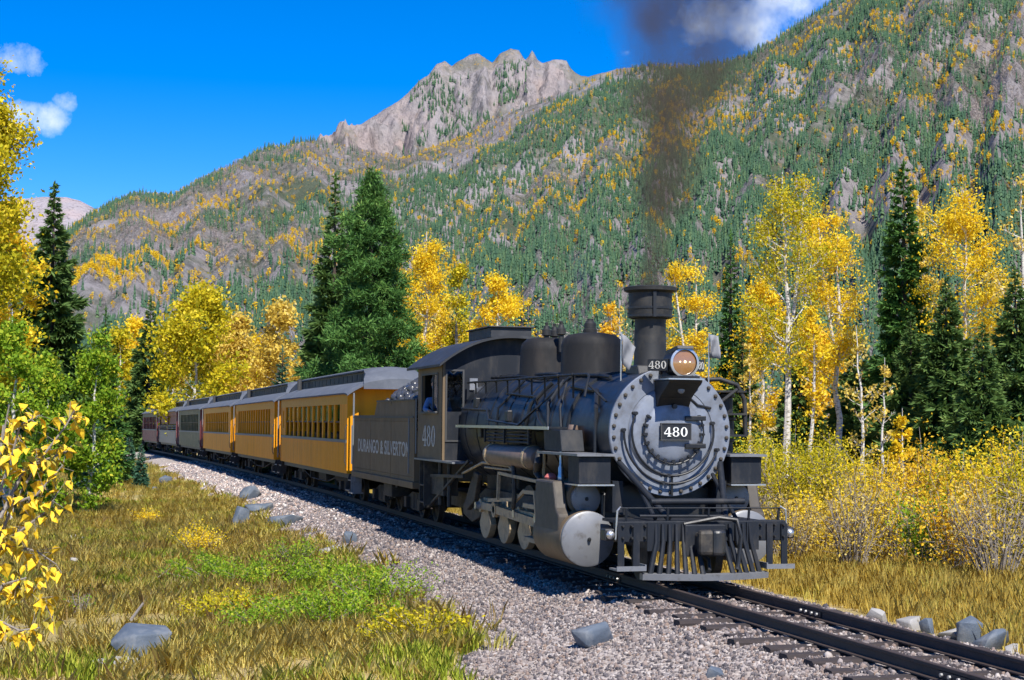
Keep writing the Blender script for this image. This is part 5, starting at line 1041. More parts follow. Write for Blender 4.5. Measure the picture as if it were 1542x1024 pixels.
def conifer(label, px, ytop, d, hw, h0, lm, ntw, seed, style='spruce', group='conifers beyond the track', name='spruce_tree', power=.85, droop=.18):
    r = np.random.default_rng(seed); b = tbase(px, d); H = theight(px, ytop, d, b); Rr = hw * d / F
    root = empty(name, b); tag(root, label, 'tree', group); tr = MB()
    tr.tube([(0, 0, -.2), (r.normal(0, .02 * H * .3), 0, H * .5), (0, 0, H * .985)], [max(.06, .016 * H), .010 * H, .01], 8, False)
    cs, us, ws, ts = [], [], [], []
    nb_ = int(26 * H ** .5 + 60) if style == 'spruce' else int(20 * H ** .5 + 40); zs = h0 + (1 - h0) * (np.arange(nb_) + r.random(nb_)) / nb_; zs = 1 - (1 - zs) ** .9
    for k, z in enumerate(zs):
        sh = (1 - z) ** power; base_in = np.interp(z, [h0, h0 + .06, 1], [.75, 1, 1]); L = max(.05 * Rr, Rr * sh * base_in * r.uniform(.62, 1.12)); an = k * 2.39996 + r.normal(0, .35)
        dh = np.array([math.cos(an), math.sin(an), 0]); p0 = np.array([0, 0, z * H]); up_ = (.35 * z if style == 'spruce' else .35) ; dr_ = droop * (1 - z)
        S_ = np.linspace(0, 1, 5); path = np.array([p0 + dh * L * s + np.array([0, 0, L * (up_ * s - (dr_ + .15) * 1.6 * s + (.9 * dr_ + .12) * s * s * 1.2)]) for s in S_])
        rb = max(.008, .0035 * H * (1 - z) + .004); tr.tube([tuple(q) for q in path[::2]], [rb, rb * .6, rb * .25], 4, False)
        m_ = max(10, int(ntw / nb_ * (L / Rr / .5 + .15))); s = r.uniform(.12, 1.02, m_) ** .75; c = np.stack([np.interp(s, S_, path[:, j]) for j in range(3)], 1)
        sdv = np.array([-dh[1], dh[0], 0]); side = r.choice((-1., 1.), m_)[:, None]
        if style == 'spruce':
            tl = (.17 * L + (.085 * Rr + .07) * (.3 + .7 * (1 - z))) * (1.15 - .55 * s)[:, None] * r.uniform(.6, 1.3, (m_, 1))
            u = unit(dh * r.uniform(.45, 1.1, (m_, 1)) + sdv * side * r.uniform(.3, 1.1, (m_, 1)) + np.array([0, 0, 1]) * r.normal(-.12, .38, (m_, 1)))
            w = unit(np.cross(u, np.array([0, 0, 1.]) + r.normal(0, 1.1, (m_, 3))))
            cs.append(c + u * tl * .8); us.append(u * tl); ws.append(w * tl * .26)
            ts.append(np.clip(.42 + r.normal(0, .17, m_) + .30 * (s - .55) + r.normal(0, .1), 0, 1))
        else:
            # needle tufts gathered in clumps near the branch ends
            ncl = max(3, int(3 + 7 * L / Rr)); sc_ = r.uniform(.35, 1.0, ncl); cc_ = np.stack([np.interp(sc_, S_, path[:, j]) for j in range(3)], 1) + r.normal(0, .13 * L + .05, (ncl, 3)) * np.array([1, 1, .5]); cid = r.integers(0, ncl, m_)
            u = unit(r.normal(size=(m_, 3)) + np.array([0, 0, .35]) + dh * .5); tl = r.uniform(.5, 1.1, (m_, 1)) * (.034 * Rr + .035); w = unit(np.cross(u, r.normal(size=(m_, 3))))
            cs.append(cc_[cid] + u * tl * 1.2 + r.normal(0, .04 * Rr, (m_, 3))); us.append(u * tl); ws.append(w * tl * .22); ct = r.normal(0, .12, ncl)[cid]
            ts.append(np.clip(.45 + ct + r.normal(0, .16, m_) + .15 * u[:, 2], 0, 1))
    nl_ = 40; zz = r.uniform(.93, 1.0, nl_); uu = unit(r.normal(0, .35, (nl_, 3)) + np.array([0, 0, 1.])); cs.append(np.stack([0 * zz, 0 * zz, zz * H], 1)); us.append(uu * .012 * H); ws.append(unit(np.cross(uu, r.normal(size=(nl_, 3)))) * .004 * H); ts.append(r.uniform(.3, .8, nl_))
    tr.build('trunk', MT['bark_d'], root, True, recalc=False)
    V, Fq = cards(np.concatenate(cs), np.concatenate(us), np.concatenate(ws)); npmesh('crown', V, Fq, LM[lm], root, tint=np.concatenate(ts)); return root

def shrub(label, pos, H, Rr, lm, nleaf, seed, nst=26, leaf=.05, bark='bark_g', group='shrubs along the far side of the track', name='willow_shrub', cat='shrub', bare=0.):
    r = np.random.default_rng(seed); root = empty(name, pos); tag(root, label, cat, group); tr = MB(); C = []; Wt = []
    for k in range(nst):
        an = r.uniform(0, 6.28); o_ = r.random() ** .6; p0 = np.array([math.cos(an), math.sin(an), 0]) * Rr * .25 * o_ + np.array([0, 0, -.05]); L = H * r.uniform(.65, 1.05) * (1 - .25 * o_)
        e = p0 + np.array([math.cos(an) * Rr * o_ * .95, math.sin(an) * Rr * o_ * .95, L]); m_ = (p0 + e) / 2 + np.array([-math.cos(an), -math.sin(an), 0]) * .08 * Rr + r.normal(0, .03 * H, 3); rb = .006 + .006 * H
        tr.tube([tuple(p0), tuple(m_), tuple(e)], [rb, rb * .7, rb * .25], 4, False)
        for s in (.35, .5, .65, .8, .92, 1.): C.append(m_ * (1 - abs(2 * s - 1)) + (e if s > .5 else p0) * abs(2 * s - 1)); Wt.append(.25 + s)
        for j in range(4):
            s0 = m_ + (e - m_) * r.uniform(-.3, .9); s1 = s0 + unit(e - m_ + r.normal(0, .5 * H, 3)) * H * r.uniform(.12, .26); tr.tube([tuple(s0), tuple(s1)], [rb * .4, rb * .15], 3, False); C += [s1, (s0 + s1) / 2]; Wt += [1.3, .8]
    tr.build('stems', MT[bark], root, True, recalc=False)
    C = np.array(C); Wt = np.array(Wt) * r.uniform(.2, 1.6, len(C)) * (r.random(len(C)) > bare); nl = (Wt / Wt.sum() * nleaf).astype(int); ci = np.repeat(np.arange(len(C)), nl); n = len(ci)
    c = C[ci] + r.normal(0, 1, (n, 3)) * (.055 * H + .03); c[:, 2] = np.maximum(c[:, 2], .03)
    u = unit(r.normal(size=(n, 3)) + np.array([0, 0, .2])); w = unit(np.cross(u, r.normal(size=(n, 3)))); s = leaf * r.uniform(.55, 1.2, (n, 1)); V, Fq = cards(c, u * s, w * s * .5)
    npmesh('foliage', V, Fq, LM[lm], root, tint=np.clip(.5 + r.uniform(-.28, .28, len(C))[ci] + r.normal(0, .16, n), 0, 1)); return root

GL, GC, GR = 'trees left of the train', 'trees behind the passenger cars', 'trees right of the locomotive'
BL = broadleaf
# --- left of the train
BL('tall yellow-green cottonwood cut by the left edge, reaching up to the clouds', -34, 28, 46, 84, .30, 'yellowgreen', 20000, 1, 'bark_g', leaf=.075, group=GL, name='cottonwood_tree', nlimb=30)
BL('golden aspen between the tall cottonwood and the dark spruce at the left edge', 20, 262, 50, 52, .55, 'gold', 6000, 2, leaf=.085, group=GL)
conifer('tall dark spruce at far left with its top against the sky', 74, 272, 54, 96, .16, 'spruce', 26000, 3, group=GL)
conifer('dark spruce half hidden behind the golden aspen at the left edge', 0, 330, 54, 80, .06, 'spruce', 12000, 4, group=GL)
BL('bright green young aspen low at the left edge', 22, 440, 44, 50, .22, 'lime', 7000, 5, leaf=.07, group=GL, nlimb=20)
BL('bright lime-green young aspen left of the small dark spruce', 132, 482, 48, 46, .14, 'lime', 9000, 6, leaf=.07, group=GL, nlimb=24)
BL('lime-green leafy tree low between the left spruce and the meadow', 74, 520, 46, 46, .1, 'lime', 8500, 7, leaf=.07, group=GL, nlimb=22)
conifer('slim dark green fir behind the lime-green aspen at left', 156, 462, 74, 44, .05, 'pine', 7000, 8, group=GL)
conifer('dark pointed spruce standing behind the last train car', 224, 446, 138, 50, .0, 'spruce', 16000, 9, group=GL)
conifer('small blue-green spruce on the meadow edge below the last car', 196, 652, 78, 15, .0, 'blue', 2500, 10, group=GL, power=.6)
conifer('small bushy spruce next to the track below the last car', 214, 668, 68, 12, .0, 'blue', 2200, 11, group=GL, power=.5)
conifer('dark young fir below the lime-green aspens at the left', 140, 600, 66, 26, .0, 'blue', 4000, 12, group=GL, power=.7)
BL('yellow-green aspen between the dark spruce and the lime-green trees', 182, 470, 152, 40, .15, 'yellowgreen', 8000, 13, leaf=.17, group=GL)
BL('golden aspen rising directly behind the small dark spruce', 204, 454, 158, 34, .2, 'gold', 7000, 14, leaf=.18, group=GL)
BL('broad yellow-green aspen with a white trunk behind the far train cars', 290, 416, 112, 66, .16, 'yellowgreen', 17000, 15, leaf=.16, group=GC, nlimb=30)
BL('pale yellow aspen right of the broad yellow-green one, behind the far cars', 350, 452, 120, 54, .14, 'pale', 12000, 16, leaf=.16, group=GC)
BL('pale gold aspen in the gap behind the third yellow coach', 262, 470, 150, 34, .15, 'pale', 6000, 17, leaf=.13, group=GC)
BL('pale gold aspen left of the big pair of conifers', 412, 424, 118, 46, .16, 'pale', 8000, 18, leaf=.16, group=GC)
BL('low golden aspen behind the second yellow coach', 385, 486, 126, 34, .1, 'gold', 6000, 19, leaf=.13, group=GC)
conifer('small teal spruce beside the roof of the second yellow coach', 424, 520, 74, 28, .0, 'blue', 6000, 20, group=GC, power=.7)
conifer('tall slender spruce, left one of the big conifer pair behind the coaches', 500, 262, 72, 86, .05, 'spruce', 26000, 21, group=GC, power=1.0)
conifer('full round-crowned pine, right one of the big conifer pair behind the coaches', 556, 262, 66, 116, .06, 'pine', 80000, 22, 'pine', group=GC, name='pine_tree', power=.70, droop=.12)
BL('tall yellow aspen right of the big pine', 645, 320, 76, 50, .30, 'gold', 15000, 23, leaf=.068, group=GC, nlimb=28, topw=.8)
BL('sparse yellow aspen with a thick grey trunk above the cab roof', 690, 352, 74, 34, .32, 'yellowgreen', 4500, 24, 'bark_g', leaf=.08, group=GC, bare=.4)
BL('rounded golden aspen above the cab vent', 744, 392, 80, 50, .22, 'gold', 12000, 25, leaf=.09, group=GC, nlimb=28, topw=1)
BL('low golden aspen filling in behind the tender', 610, 420, 84, 44, .2, 'gold', 9000, 26, leaf=.09, group=GC)
BL('pale yellow aspen close behind the cab roof', 675, 440, 88, 60, .1, 'pale', 10000, 27, leaf=.1, group=GC)
conifer('thin dark fir right of the rounded golden aspen above the cab', 784, 412, 86, 24, .05, 'pine', 5000, 28, group=GC)
conifer('low green fir behind the steam dome', 838, 470, 90, 40, .02, 'pine', 6000, 29, group=GC)
BL('orange aspen between the sand dome and the smokestack', 905, 446, 78, 34, .2, 'orange', 6000, 30, leaf=.085, group=GC)
BL('nearly bare grey aspen just left of the smokestack', 932, 440, 74, 34, .3, 'pale', 800, 31, leaf=.08, group=GC, bare=.7)
conifer('green fir hidden low behind the domes', 870, 480, 84, 34, .02, 'pine', 5000, 32, group=GC)
# --- right of the locomotive
BL('yellow aspen with bare white limbs right of the smokestack', 1048, 368, 64, 46, .30, 'gold', 7500, 33, leaf=.06, group=GR, fork=.3, bare=.4)
conifer('dark fir right of the smokestack, behind the golden aspens', 1100, 345, 78, 40, .05, 'pine', 10000, 34, group=GR)
BL('golden aspen low behind the bare white trunks right of the headlight', 1145, 395, 76, 50, .18, 'gold', 8000, 35, leaf=.09, group=GR)
BL('tallest yellow cottonwood right of the locomotive with forked white trunk', 1188, 220, 62, 68, .46, 'yellowgreen', 10000, 36, 'bark_w', .38, leaf=.062, group=GR, name='cottonwood_tree', nlimb=32, bare=.4)
BL('tall round-topped yellow cottonwood next to the tallest one', 1262, 285, 64, 58, .46, 'gold', 10500, 37, 'bark_w', .42, leaf=.062, group=GR, name='cottonwood_tree', nlimb=28, bare=.3, topw=1)
BL('orange aspen low between the two tall cottonwood trunks', 1222, 470, 72, 46, .2, 'orange', 5500, 38, leaf=.09, group=GR)
conifer('tall narrow bright green fir right of the two tall cottonwoods', 1362, 240, 60, 62, .14, 'pine', 20000, 39, group=GR, name='fir_tree', power=.6)
BL('pale leafless aspen just right of the tall narrow fir', 1398, 258, 62, 34, .35, 'pale', 2200, 40, leaf=.075, group=GR, bare=.5)
BL('big golden aspen near the right edge above the dark spruces', 1466, 250, 58, 72, .42, 'gold', 13000, 41, 'bark_w', leaf=.062, group=GR, nlimb=30, topw=1, bare=.25, lean=-.02)
BL('bare grey aspen cut by the right edge', 1545, 235, 56, 50, .35, 'pale', 1500, 42, 'bark_w', leaf=.075, group=GR, bare=.65)
conifer('dark green spruce below the big golden aspen, left of the right-edge spruces', 1425, 418, 56, 82, .03, 'spruce', 20000, 43, group=GR)
conifer('dark green spruce at the right edge below the bare aspen', 1530, 400, 54, 84, .03, 'spruce', 20000, 44, group=GR)
conifer('dark young spruce between the two right-hand spruces', 1480, 486, 50, 70, .02, 'spruce', 15000, 45, group=GR)
conifer('dark spruce behind the young white aspens, below the narrow fir', 1372, 470, 58, 66, .03, 'spruce', 14000, 46, group=GR)
conifer('dark spruce standing behind the air pumps of the locomotive', 1118, 470, 74, 40, .02, 'spruce', 8000, 47, group=GR)
conifer('dark low spruce behind the trunks of the two tall cottonwoods', 1205, 520, 72, 56, .02, 'spruce', 9000, 48, group=GR)
conifer('dark low spruce left of the young white aspens', 1292, 500, 66, 62, .02, 'spruce', 9000, 49, group=GR)
BL('young bare white-stemmed aspen, left one of the slim pair in the shrubs', 1298, 468, 44, 34, .35, 'pale', 500, 50, leaf=.06, group=GR, nlimb=20, bare=.6)
BL('young bare white-stemmed aspen, right one of the slim pair in the shrubs', 1327, 520, 42, 24, .35, 'pale', 400, 51, leaf=.06, group=GR, nlimb=16, bare=.6, lean=.02)
BL('pale thin aspen trunk close right of the air pumps', 1128, 500, 60, 22, .5, 'pale', 900, 52, leaf=.07, group=GR, bare=.5)
BL('slim white aspen trunk between the two cottonwood trunks', 1222, 430, 58, 26, .5, 'gold', 1500, 53, leaf=.08, group=GR, bare=.4)
BL('yellow young tree standing up out of the right-hand shrubs', 1358, 600, 38, 22, .15, 'gold', 1500, 54, leaf=.06, group=GR, nlimb=14)

# --- shrubs on the far side of the track
SH = [('yellow-green willow shrub right behind the locomotive front', 1140, 46, 640, 62, 'yellowgreen', 5000), ('tall yellow willow shrub below the orange aspen trunks', 1195, 40, 636, 66, 'yellowgreen', 6000), ('yellow willow shrub below the second tall cottonwood', 1255, 38, 648, 60, 'yellowgreen', 5500),
      ('golden shrub at the foot of the slim bare aspens', 1318, 36, 668, 58, 'gold', 4500), ('reddish gold twiggy shrub below the dark spruces', 1388, 34, 660, 62, 'orange', 4500), ('yellow-green shrub under the big golden aspen', 1452, 33, 664, 60, 'yellowgreen', 5000), ('golden shrub at the right edge of the photo', 1520, 31, 650, 64, 'gold', 5000),
      ('sparse twiggy shrub beside the locomotive footboard', 1190, 31, 742, 50, 'pale', 1800), ('bare grey twiggy bush leaning by the right grass', 1285, 28.5, 700, 56, 'pale', 1500), ('low green shrub in the middle of the right-hand thicket', 1402, 28, 735, 40, 'lime', 2200), ('bare grey tangle of twigs at the right edge above the grass', 1500, 25.5, 690, 66, 'pale', 1600), ('golden twiggy shrub just left of the grey tangle', 1440, 27, 712, 50, 'orange', 2200), ('low gold shrub in front of the willow by the locomotive', 1238, 32, 715, 48, 'gold', 2600), ('yellow-green bush behind the golden shrub at the right edge', 1560, 29, 640, 60, 'yellowgreen', 4000), ('yellow low shrub between the bare bush and the green shrub', 1345, 30, 720, 44, 'gold', 2400)]
for k, (lab, px, d, yt, hw, lm, nl) in enumerate(SH):
    b = tbase(px, d); H = theight(px, yt, d, b); tw = 'bare' in lab or 'sparse' in lab
    shrub(lab, b, H, hw * d / F, lm, nl, 200 + k, 40 if tw else 30, .042 if not tw else .035, 'bark_g', bare=.45 if tw else .05)
# --- shrubs and leafy weeds on the near side
NS = [('golden low bush alone in the dry left meadow', 222, 790, .46, .50, 'gold', 1300), ('yellow-leaved bush left of the green weeds', 300, 842, .75, .65, 'gold', 1500), ('bright green weed clump in front of the yellow bush', 335, 880, .60, .95, 'lime', 3200), ('bright green weed clump in the middle of the near weeds', 405, 886, .55, .95, 'lime', 3200), ('grey-green tall weed beside the ballast', 445, 858, .75, .5, 'lime', 1400), ('green weed clump nearest the ballast, with a tall stalk', 568, 920, .80, .75, 'lime', 3200), ('low green weed clump left of the one with the tall stalk', 500, 945, .60, .95, 'lime', 3400), ('low yellowish weed clump at the ballast foot', 640, 965, .50, .75, 'yellowgreen', 2200), ('green weed clump in the tall grass below the other green weeds', 415, 950, .55, .85, 'lime', 2600), ('yellowish weed clump at the left end of the green weeds', 345, 930, .45, .8, 'yellowgreen', 2200), ('green weed clump behind the tall stalk, at the edge of the gravel', 490, 880, .55, .7, 'lime', 2400),
      ('small leafy weed beside the bare dirt patch', 212, 842, .36, .22, 'yellowgreen', 350), ('small thin weed in front of the sapling', 122, 930, .48, .2, 'lime', 260)]
for k, (lab, px, py, H, Rr, lm, nl) in enumerate(NS):
    shrub(lab, onground(px, py), H, Rr, lm, nl, 300 + k, 26, .03, 'bark_g', 'weeds and low bushes in the near meadow', 'weed_clump' if 'weed' in lab else 'low_bush', 'plant' if 'weed' in lab else 'shrub')
# ================================================================= grass
MT['straw'] = leafmat('straw grass', [(0, (.56, .42, .10)), (.3, (.76, .61, .16)), (.6, (.86, .73, .27)), (.85, (.76, .70, .16)), (1, (.56, .60, .10))], .5, objrand=.75)
MT['verge'] = leafmat('gold verge grass', [(0, (.52, .36, .07)), (.35, (.70, .53, .12)), (.7, (.80, .64, .18)), (1, (.54, .52, .08))], .5, objrand=.7)
MT['greengrass'] = leafmat('green grass', [(0, (.24, .32, .03)), (.5, (.42, .50, .05)), (.8, (.58, .60, .08)), (1, (.70, .60, .14))], .45, objrand=.6)
rg = np.random.default_rng(77)
def tuft(seed, n, h, spread, m, wd=.008, lean=.35):
    r = np.random.default_rng(seed); a = r.uniform(0, 6.28, n); rad = spread * np.sqrt(r.random(n)); p = np.stack([rad * np.cos(a), rad * np.sin(a), np.zeros(n)], 1); hh = h * r.uniform(.45, 1.1, n)
    an = r.uniform(0, 6.28, n); ln = lean * r.uniform(.2, 1.2, n) * hh; dx = np.stack([np.cos(an), np.sin(an), 0 * an], 1); sd = np.stack([-np.sin(an), np.cos(an), 0 * an], 1) * wd * r.uniform(.7, 1.4, (n, 1))
    m1 = p + dx * (ln * .35)[:, None] + np.array([0, 0, 1]) * (hh * .6)[:, None]; tp = p + dx * ln[:, None] + np.array([0, 0, 1]) * hh[:, None]
    V = np.stack([p - sd, p + sd, m1 + sd * .8, tp, m1 - sd * .8], 1).reshape(-1, 3); Fq = np.arange(n * 5).reshape(n, 5)
    return npmesh('tuft', V, Fq, m, tint=np.clip(r.normal(.5, .25, n), 0, 1))
ts1 = protocol('straw_tufts', [tuft(k, 30, .13 + .05 * k, .20, MT['straw'], .0042, .6) for k in range(5)])
ts2 = protocol('verge_tufts', [tuft(20 + k, 36, .20 + .05 * k, .2, MT['verge'], .005, .35) for k in range(5)])
ts3 = protocol('green_tufts', [tuft(40 + k, 26, .16 + .03 * k, .15, MT['greengrass'], .007, .5) for k in range(4)])
def field(n, xr, yr, f):
    x = rg.uniform(*xr, n); y = rg.uniform(*yr, n); k = f(x, y); return x[k], y[k]
def lay(name, x, y, coll, nv, label, smin=.6, smax=1.2):
    n = len(x); rot = np.zeros((n, 3)); rot[:, 2] = rg.uniform(0, 6.28, n); rot[:, :2] = rg.normal(0, .08, (n, 2)); s = rg.uniform(smin, smax, n)
    scatter(name, np.stack([x, y, gz(x, y) - .015], 1), rot, s, rg.integers(0, nv, n), coll, label, 'grass')
def leftmask(x, y):
    lo, hi = bal_edge(x); yy = y - yo(x); e = lo - yy; pn = fbm(x * .55, y * .66, 5, 201); dirt = (pn > .575) & (rg.random(len(x)) < .85)
    P_ = np.clip(e / 1.3 + .28, 0, 1) ** 1.5; return (rg.random(len(x)) < P_) & ~dirt & (e > -.9)
xa, ya = field(26000, (-34, 11), (-15, -2.2), leftmask); xb, yb = field(15000, (-105, -30), (-24, -2.8), leftmask)
lay('dry_meadow_grass', np.concatenate([xa, xb]), np.concatenate([ya, yb]), ts1, 5, 'dry straw-coloured meadow grass left of the track')
def greenmask(x, y):
    lo, hi = bal_edge(x); yy = y - yo(x); return ((lo - yy) > .1) & (fbm(x * .30, y * .30, 4, 211) > .54) & (rg.random(len(x)) < .7)
xa, ya = field(12000, (-40, 9), (-13, -2.8), greenmask); xb, yb = field(5000, (-100, -40), (-20, -3), greenmask); lay('green_meadow_grass', np.concatenate([xa, xb]), np.concatenate([ya, yb]), ts3, 4, 'green grass growing among the dry meadow grass', .6, 1.3)
MT['stalk'] = leafmat('dry seed stalks', [(0, (.52, .34, .12)), (.5, (.70, .50, .20)), (1, (.82, .66, .32))], .5, objrand=.7)
ts4 = protocol('stalk_tufts', [tuft(60 + k, 6, .34 + .05 * k, .16, MT['stalk'], .0018, .4) for k in range(4)])
xa, ya = field(3600, (-26, 9), (-13, -2.6), lambda x, y: leftmask(x, y) & (fbm(x * .4, y * .4, 4, 231) > .50)); lay('dry_seed_stalks', xa, ya, ts4, 4, 'tall thin brown seed stalks standing in the left meadow', .6, 1.25)
def rightmask(x, y):
    lo, hi = bal_edge(x); yy = y - yo(x); e = yy - hi; return (rg.random(len(x)) < np.clip((e - .45) / 1.1 + .05, 0, 1)) & (e > .3)
xa, ya = field(17000, (-30, 13), (1.4, 11), rightmask); xb, yb = field(7000, (-90, -30), (1.4, 22), rightmask); lay('verge_grass', np.concatenate([xa, xb]), np.concatenate([ya, yb]), ts2, 5, 'tall golden grass along the far side of the track', .5, 1.1)

# ================================================================= rocks
def rock(label, px, py, w, h, seed, m='rock', dpt=None, sink=.25, flat=1., group='rocks beside the track'):
    r = np.random.default_rng(seed); p = onground(px, py)
    for _ in range(8): q_ = ray(px, py); p = CAM + q_ * ((float(surf(p[0], p[1])) - CAM[2]) / q_[2])
    p[2] = float(surf(p[0], p[1])); d = (p - CAM) @ FW; W_ = w * d / F / 2 * 1.35; H_ = h * d / F * 1.45
    import bmesh
    pts_ = unit(r.normal(size=(15, 3))) * r.uniform(.8, 1.0, (15, 1)); pts_ = np.sign(pts_) * np.abs(pts_) ** .75      # blocky, broken outline
    bm = bmesh.new()
    for q_ in pts_: bm.verts.new(q_)
    h_ = bmesh.ops.convex_hull(bm, input=bm.verts); bmesh.ops.delete(bm, geom=list({g_ for g_ in h_['geom_interior'] + h_['geom_unused'] if isinstance(g_, bmesh.types.BMVert)}), context='VERTS')
    bmesh.ops.recalc_face_normals(bm, faces=bm.faces); bm.verts.ensure_lookup_table(); bm.verts.index_update(); root_v = np.array([v_.co[:] for v_ in bm.verts]); fi_ = [[v_.index for v_ in f_.verts] for f_ in bm.faces]; bm.free()
    fi_ = np.array([f_[:3] for f_ in fi_])
    V = root_v * np.array([W_ * 1.2 * r.uniform(.7, 1), W_ * 1.15, H_ * .85]); ang = TH + r.uniform(-.25, .25); c_, s_ = math.cos(ang), math.sin(ang); V = np.stack([V[:, 0] * c_ - V[:, 1] * s_, V[:, 0] * s_ + V[:, 1] * c_, V[:, 2]], 1)
    o = npmesh('rock', V, fi_, MT[m]); o.location = (p[0], p[1], p[2] + H_ * .85 * (.62 - sink)); tag(o, label, 'rock', group); bv_ = o.modifiers.new('bevel', 'BEVEL'); bv_.width = W_ * .07; bv_.segments = 2; return o
RK = [('flat dark blue-grey rock lying on the gravel near the bottom', 890, 970, 50, 24, 'rock'), ('large blue-grey boulder in the grass at lower left', 212, 992, 66, 36, 'rock'), ('pale flat rock beside the large boulder at lower left', 180, 1008, 56, 14, 'rock_lt'),
      ('small dark rock at the bottom edge of the gravel', 1075, 1018, 24, 10, 'rock'), ('pale rock behind the far rail, furthest from the camera', 1320, 936, 30, 14, 'rock_lt'), ('pale flat rock beyond the far rail, left of the pointed one', 1372, 947, 30, 13, 'rock_lt'), ('grey rock touching the pale flat one beyond the far rail', 1397, 953, 22, 15, 'rock'), ('pointed grey rock standing beyond the far rail', 1460, 968, 28, 26, 'rock'), ('low pale rock just left of the pointed grey rock', 1434, 962, 34, 13, 'rock_lt'), ('wide blue-grey rock beyond the far rail near the right edge', 1496, 977, 46, 20, 'rock'), ('small pale rock at the right edge beyond the rail', 1528, 984, 24, 12, 'rock_lt'),
      ('upright pale blue rock on the slope below the second coach', 376, 752, 24, 14, 'rock'), ('flat blue rock on the slope below the first coach', 395, 770, 34, 10, 'rock'), ('blue pointed rock among the weeds below the upright pale rock', 362, 798, 22, 22, 'rock'), ('flat blue-grey slab on the slope below the tender', 432, 790, 46, 10, 'rock'), ('dark rock on the ballast slope below the tender', 526, 818, 18, 12, 'rock'), ('pale slab just below the dark rock on the slope', 505, 836, 40, 10, 'rock_lt'), ('thin blue slab at the foot of the ballast slope', 482, 842, 30, 8, 'rock'), ('small grey rock in the weeds at the ballast foot', 690, 940, 14, 9, 'rock'), ('pale stone on the dirt patch in the left meadow', 112, 818, 22, 8, 'rock_lt'), ('small white stone on the bare dirt of the left meadow', 112, 848, 12, 6, 'rock_lt'), ('flat pale stone lower on the dirt patch', 225, 862, 26, 6, 'rock_lt'), ('grey rock in the shaded grass below the small spruces', 250, 728, 16, 8, 'rock'), ('bluish rock half buried by the ballast edge below the third coach', 235, 742, 14, 7, 'rock')]
for k, (lab, px, py, w, h, m_) in enumerate(RK): rock(lab, px, py, w, h, 500 + k, m_)
# weathered stump at the far edge of the meadow, fallen pole in the grass
p = onground(152, 690); q = MB(); d = (p - CAM) @ FW; s = d / F
st = empty('tree_stump', p); tag(st, 'weathered pale tree stump at the far edge of the left meadow', 'stump')
MB().tube([(0, 0, -.1), (0, 0, .25), (-.25, -.15, .65), (-.55, -.4, 1.15)], [.42, .30, .22, .10], 9).build('stump', MT['bark_w'], st, True)
for k in range(4): a = k * 1.7; MB().tube([(0, 0, .15), (.45 * math.cos(a), .45 * math.sin(a), .05), (.8 * math.cos(a), .8 * math.sin(a), -.1)], [.16, .1, .03], 7).build('root', MT['bark_w'], st, True)
a, b_ = onground(197, 968), onground(242, 842); pole = empty('fallen_branch', a); tag(pole, 'thin grey fallen branch lying in the grass behind the boulder', 'branch')
v = b_ - a; MB().tube([(0, 0, .32), tuple(v * .4 + np.array([.05, .1, .16])), tuple(v + np.array([0, 0, .06]))], [.022, .018, .008], 7).build('stick', MT['bark_g'], pole, True)
MB().tube([tuple(v * .55 + np.array([.03, .05, .13])), tuple(v * .62 + np.array([.15, .35, .3]))], [.01, .004], 5).build('twig', MT['bark_g'], pole, True)

# ================================================================= near cottonwood sapling with large yellow leaves
rs = np.random.default_rng(9); LM['bigleaf'] = mat('large yellow leaf', (.74, .47, .015), .6, var=.22, scale=11, dust=(.40, .36, .02), dscale=7, dthr=(.5, .75)); LM['bigleaf2'] = mat('large olive leaf', (.34, .27, .02), .6, var=.3, scale=11)
D0 = 10.5; b = at(-70, float(hz(0)), D0); b[2] = float(gz(b[0], b[1])); sp = empty('cottonwood_sapling', b); tag(sp, 'nearby sapling with large yellow leaves cut by the left edge', 'sapling')
def loc(px, py, dd=0.): return at(px, py, D0 + dd) - b
lm_ = []
for k in range(4):   # pointed, slightly folded leaf blades
    L = .078; W_ = .036; V = [(0, 0, 0), (L * .25, W_ * .9, .012), (L * .6, W_ * .75, .014), (L * 1.15, 0, -.012 * k), (L * .6, -W_ * .75, .014), (L * .25, -W_ * .9, .012), (L * .3, 0, 0), (L * .7, 0, -.004)]
    q = MB().add(V, [(0, 6, 1), (1, 6, 7, 2), (2, 7, 3), (3, 7, 4), (4, 7, 6, 5), (5, 6, 0)]); o = q.build('leaf', LM['bigleaf'] if k < 3 else LM['bigleaf2'], None, recalc=False); lm_.append(o.data); bpy.data.objects.remove(o)
brs = [[(-70, 1010), (-30, 880), (20, 760), (62, 690), (100, 640), (112, 618)], [(-50, 940), (-10, 840), (30, 800), (70, 770), (88, 740)], [(-60, 980), (-20, 900), (20, 880), (60, 900), (80, 930)], [(-40, 880), (0, 740), (20, 680), (30, 640), (60, 625)], [(0, 780), (40, 700), (75, 690), (100, 680)], [(-30, 860), (10, 820), (55, 830), (85, 850)], [(-60, 990), (-10, 930), (30, 950), (60, 945)], [(-20, 760), (0, 690), (5, 640)], [(-30, 800), (15, 760), (55, 745), (95, 700)], [(-30, 930), (5, 880), (40, 870)]]
sq = MB(); nleafs = 0
sq.tube([(0, 0, -.1)] + [tuple(loc(-55, 960)), tuple(loc(-38, 880)), tuple(loc(-20, 780)), tuple(loc(0, 680)), tuple(loc(14, 610))], [.035, .028, .022, .016, .01, .004], 7)
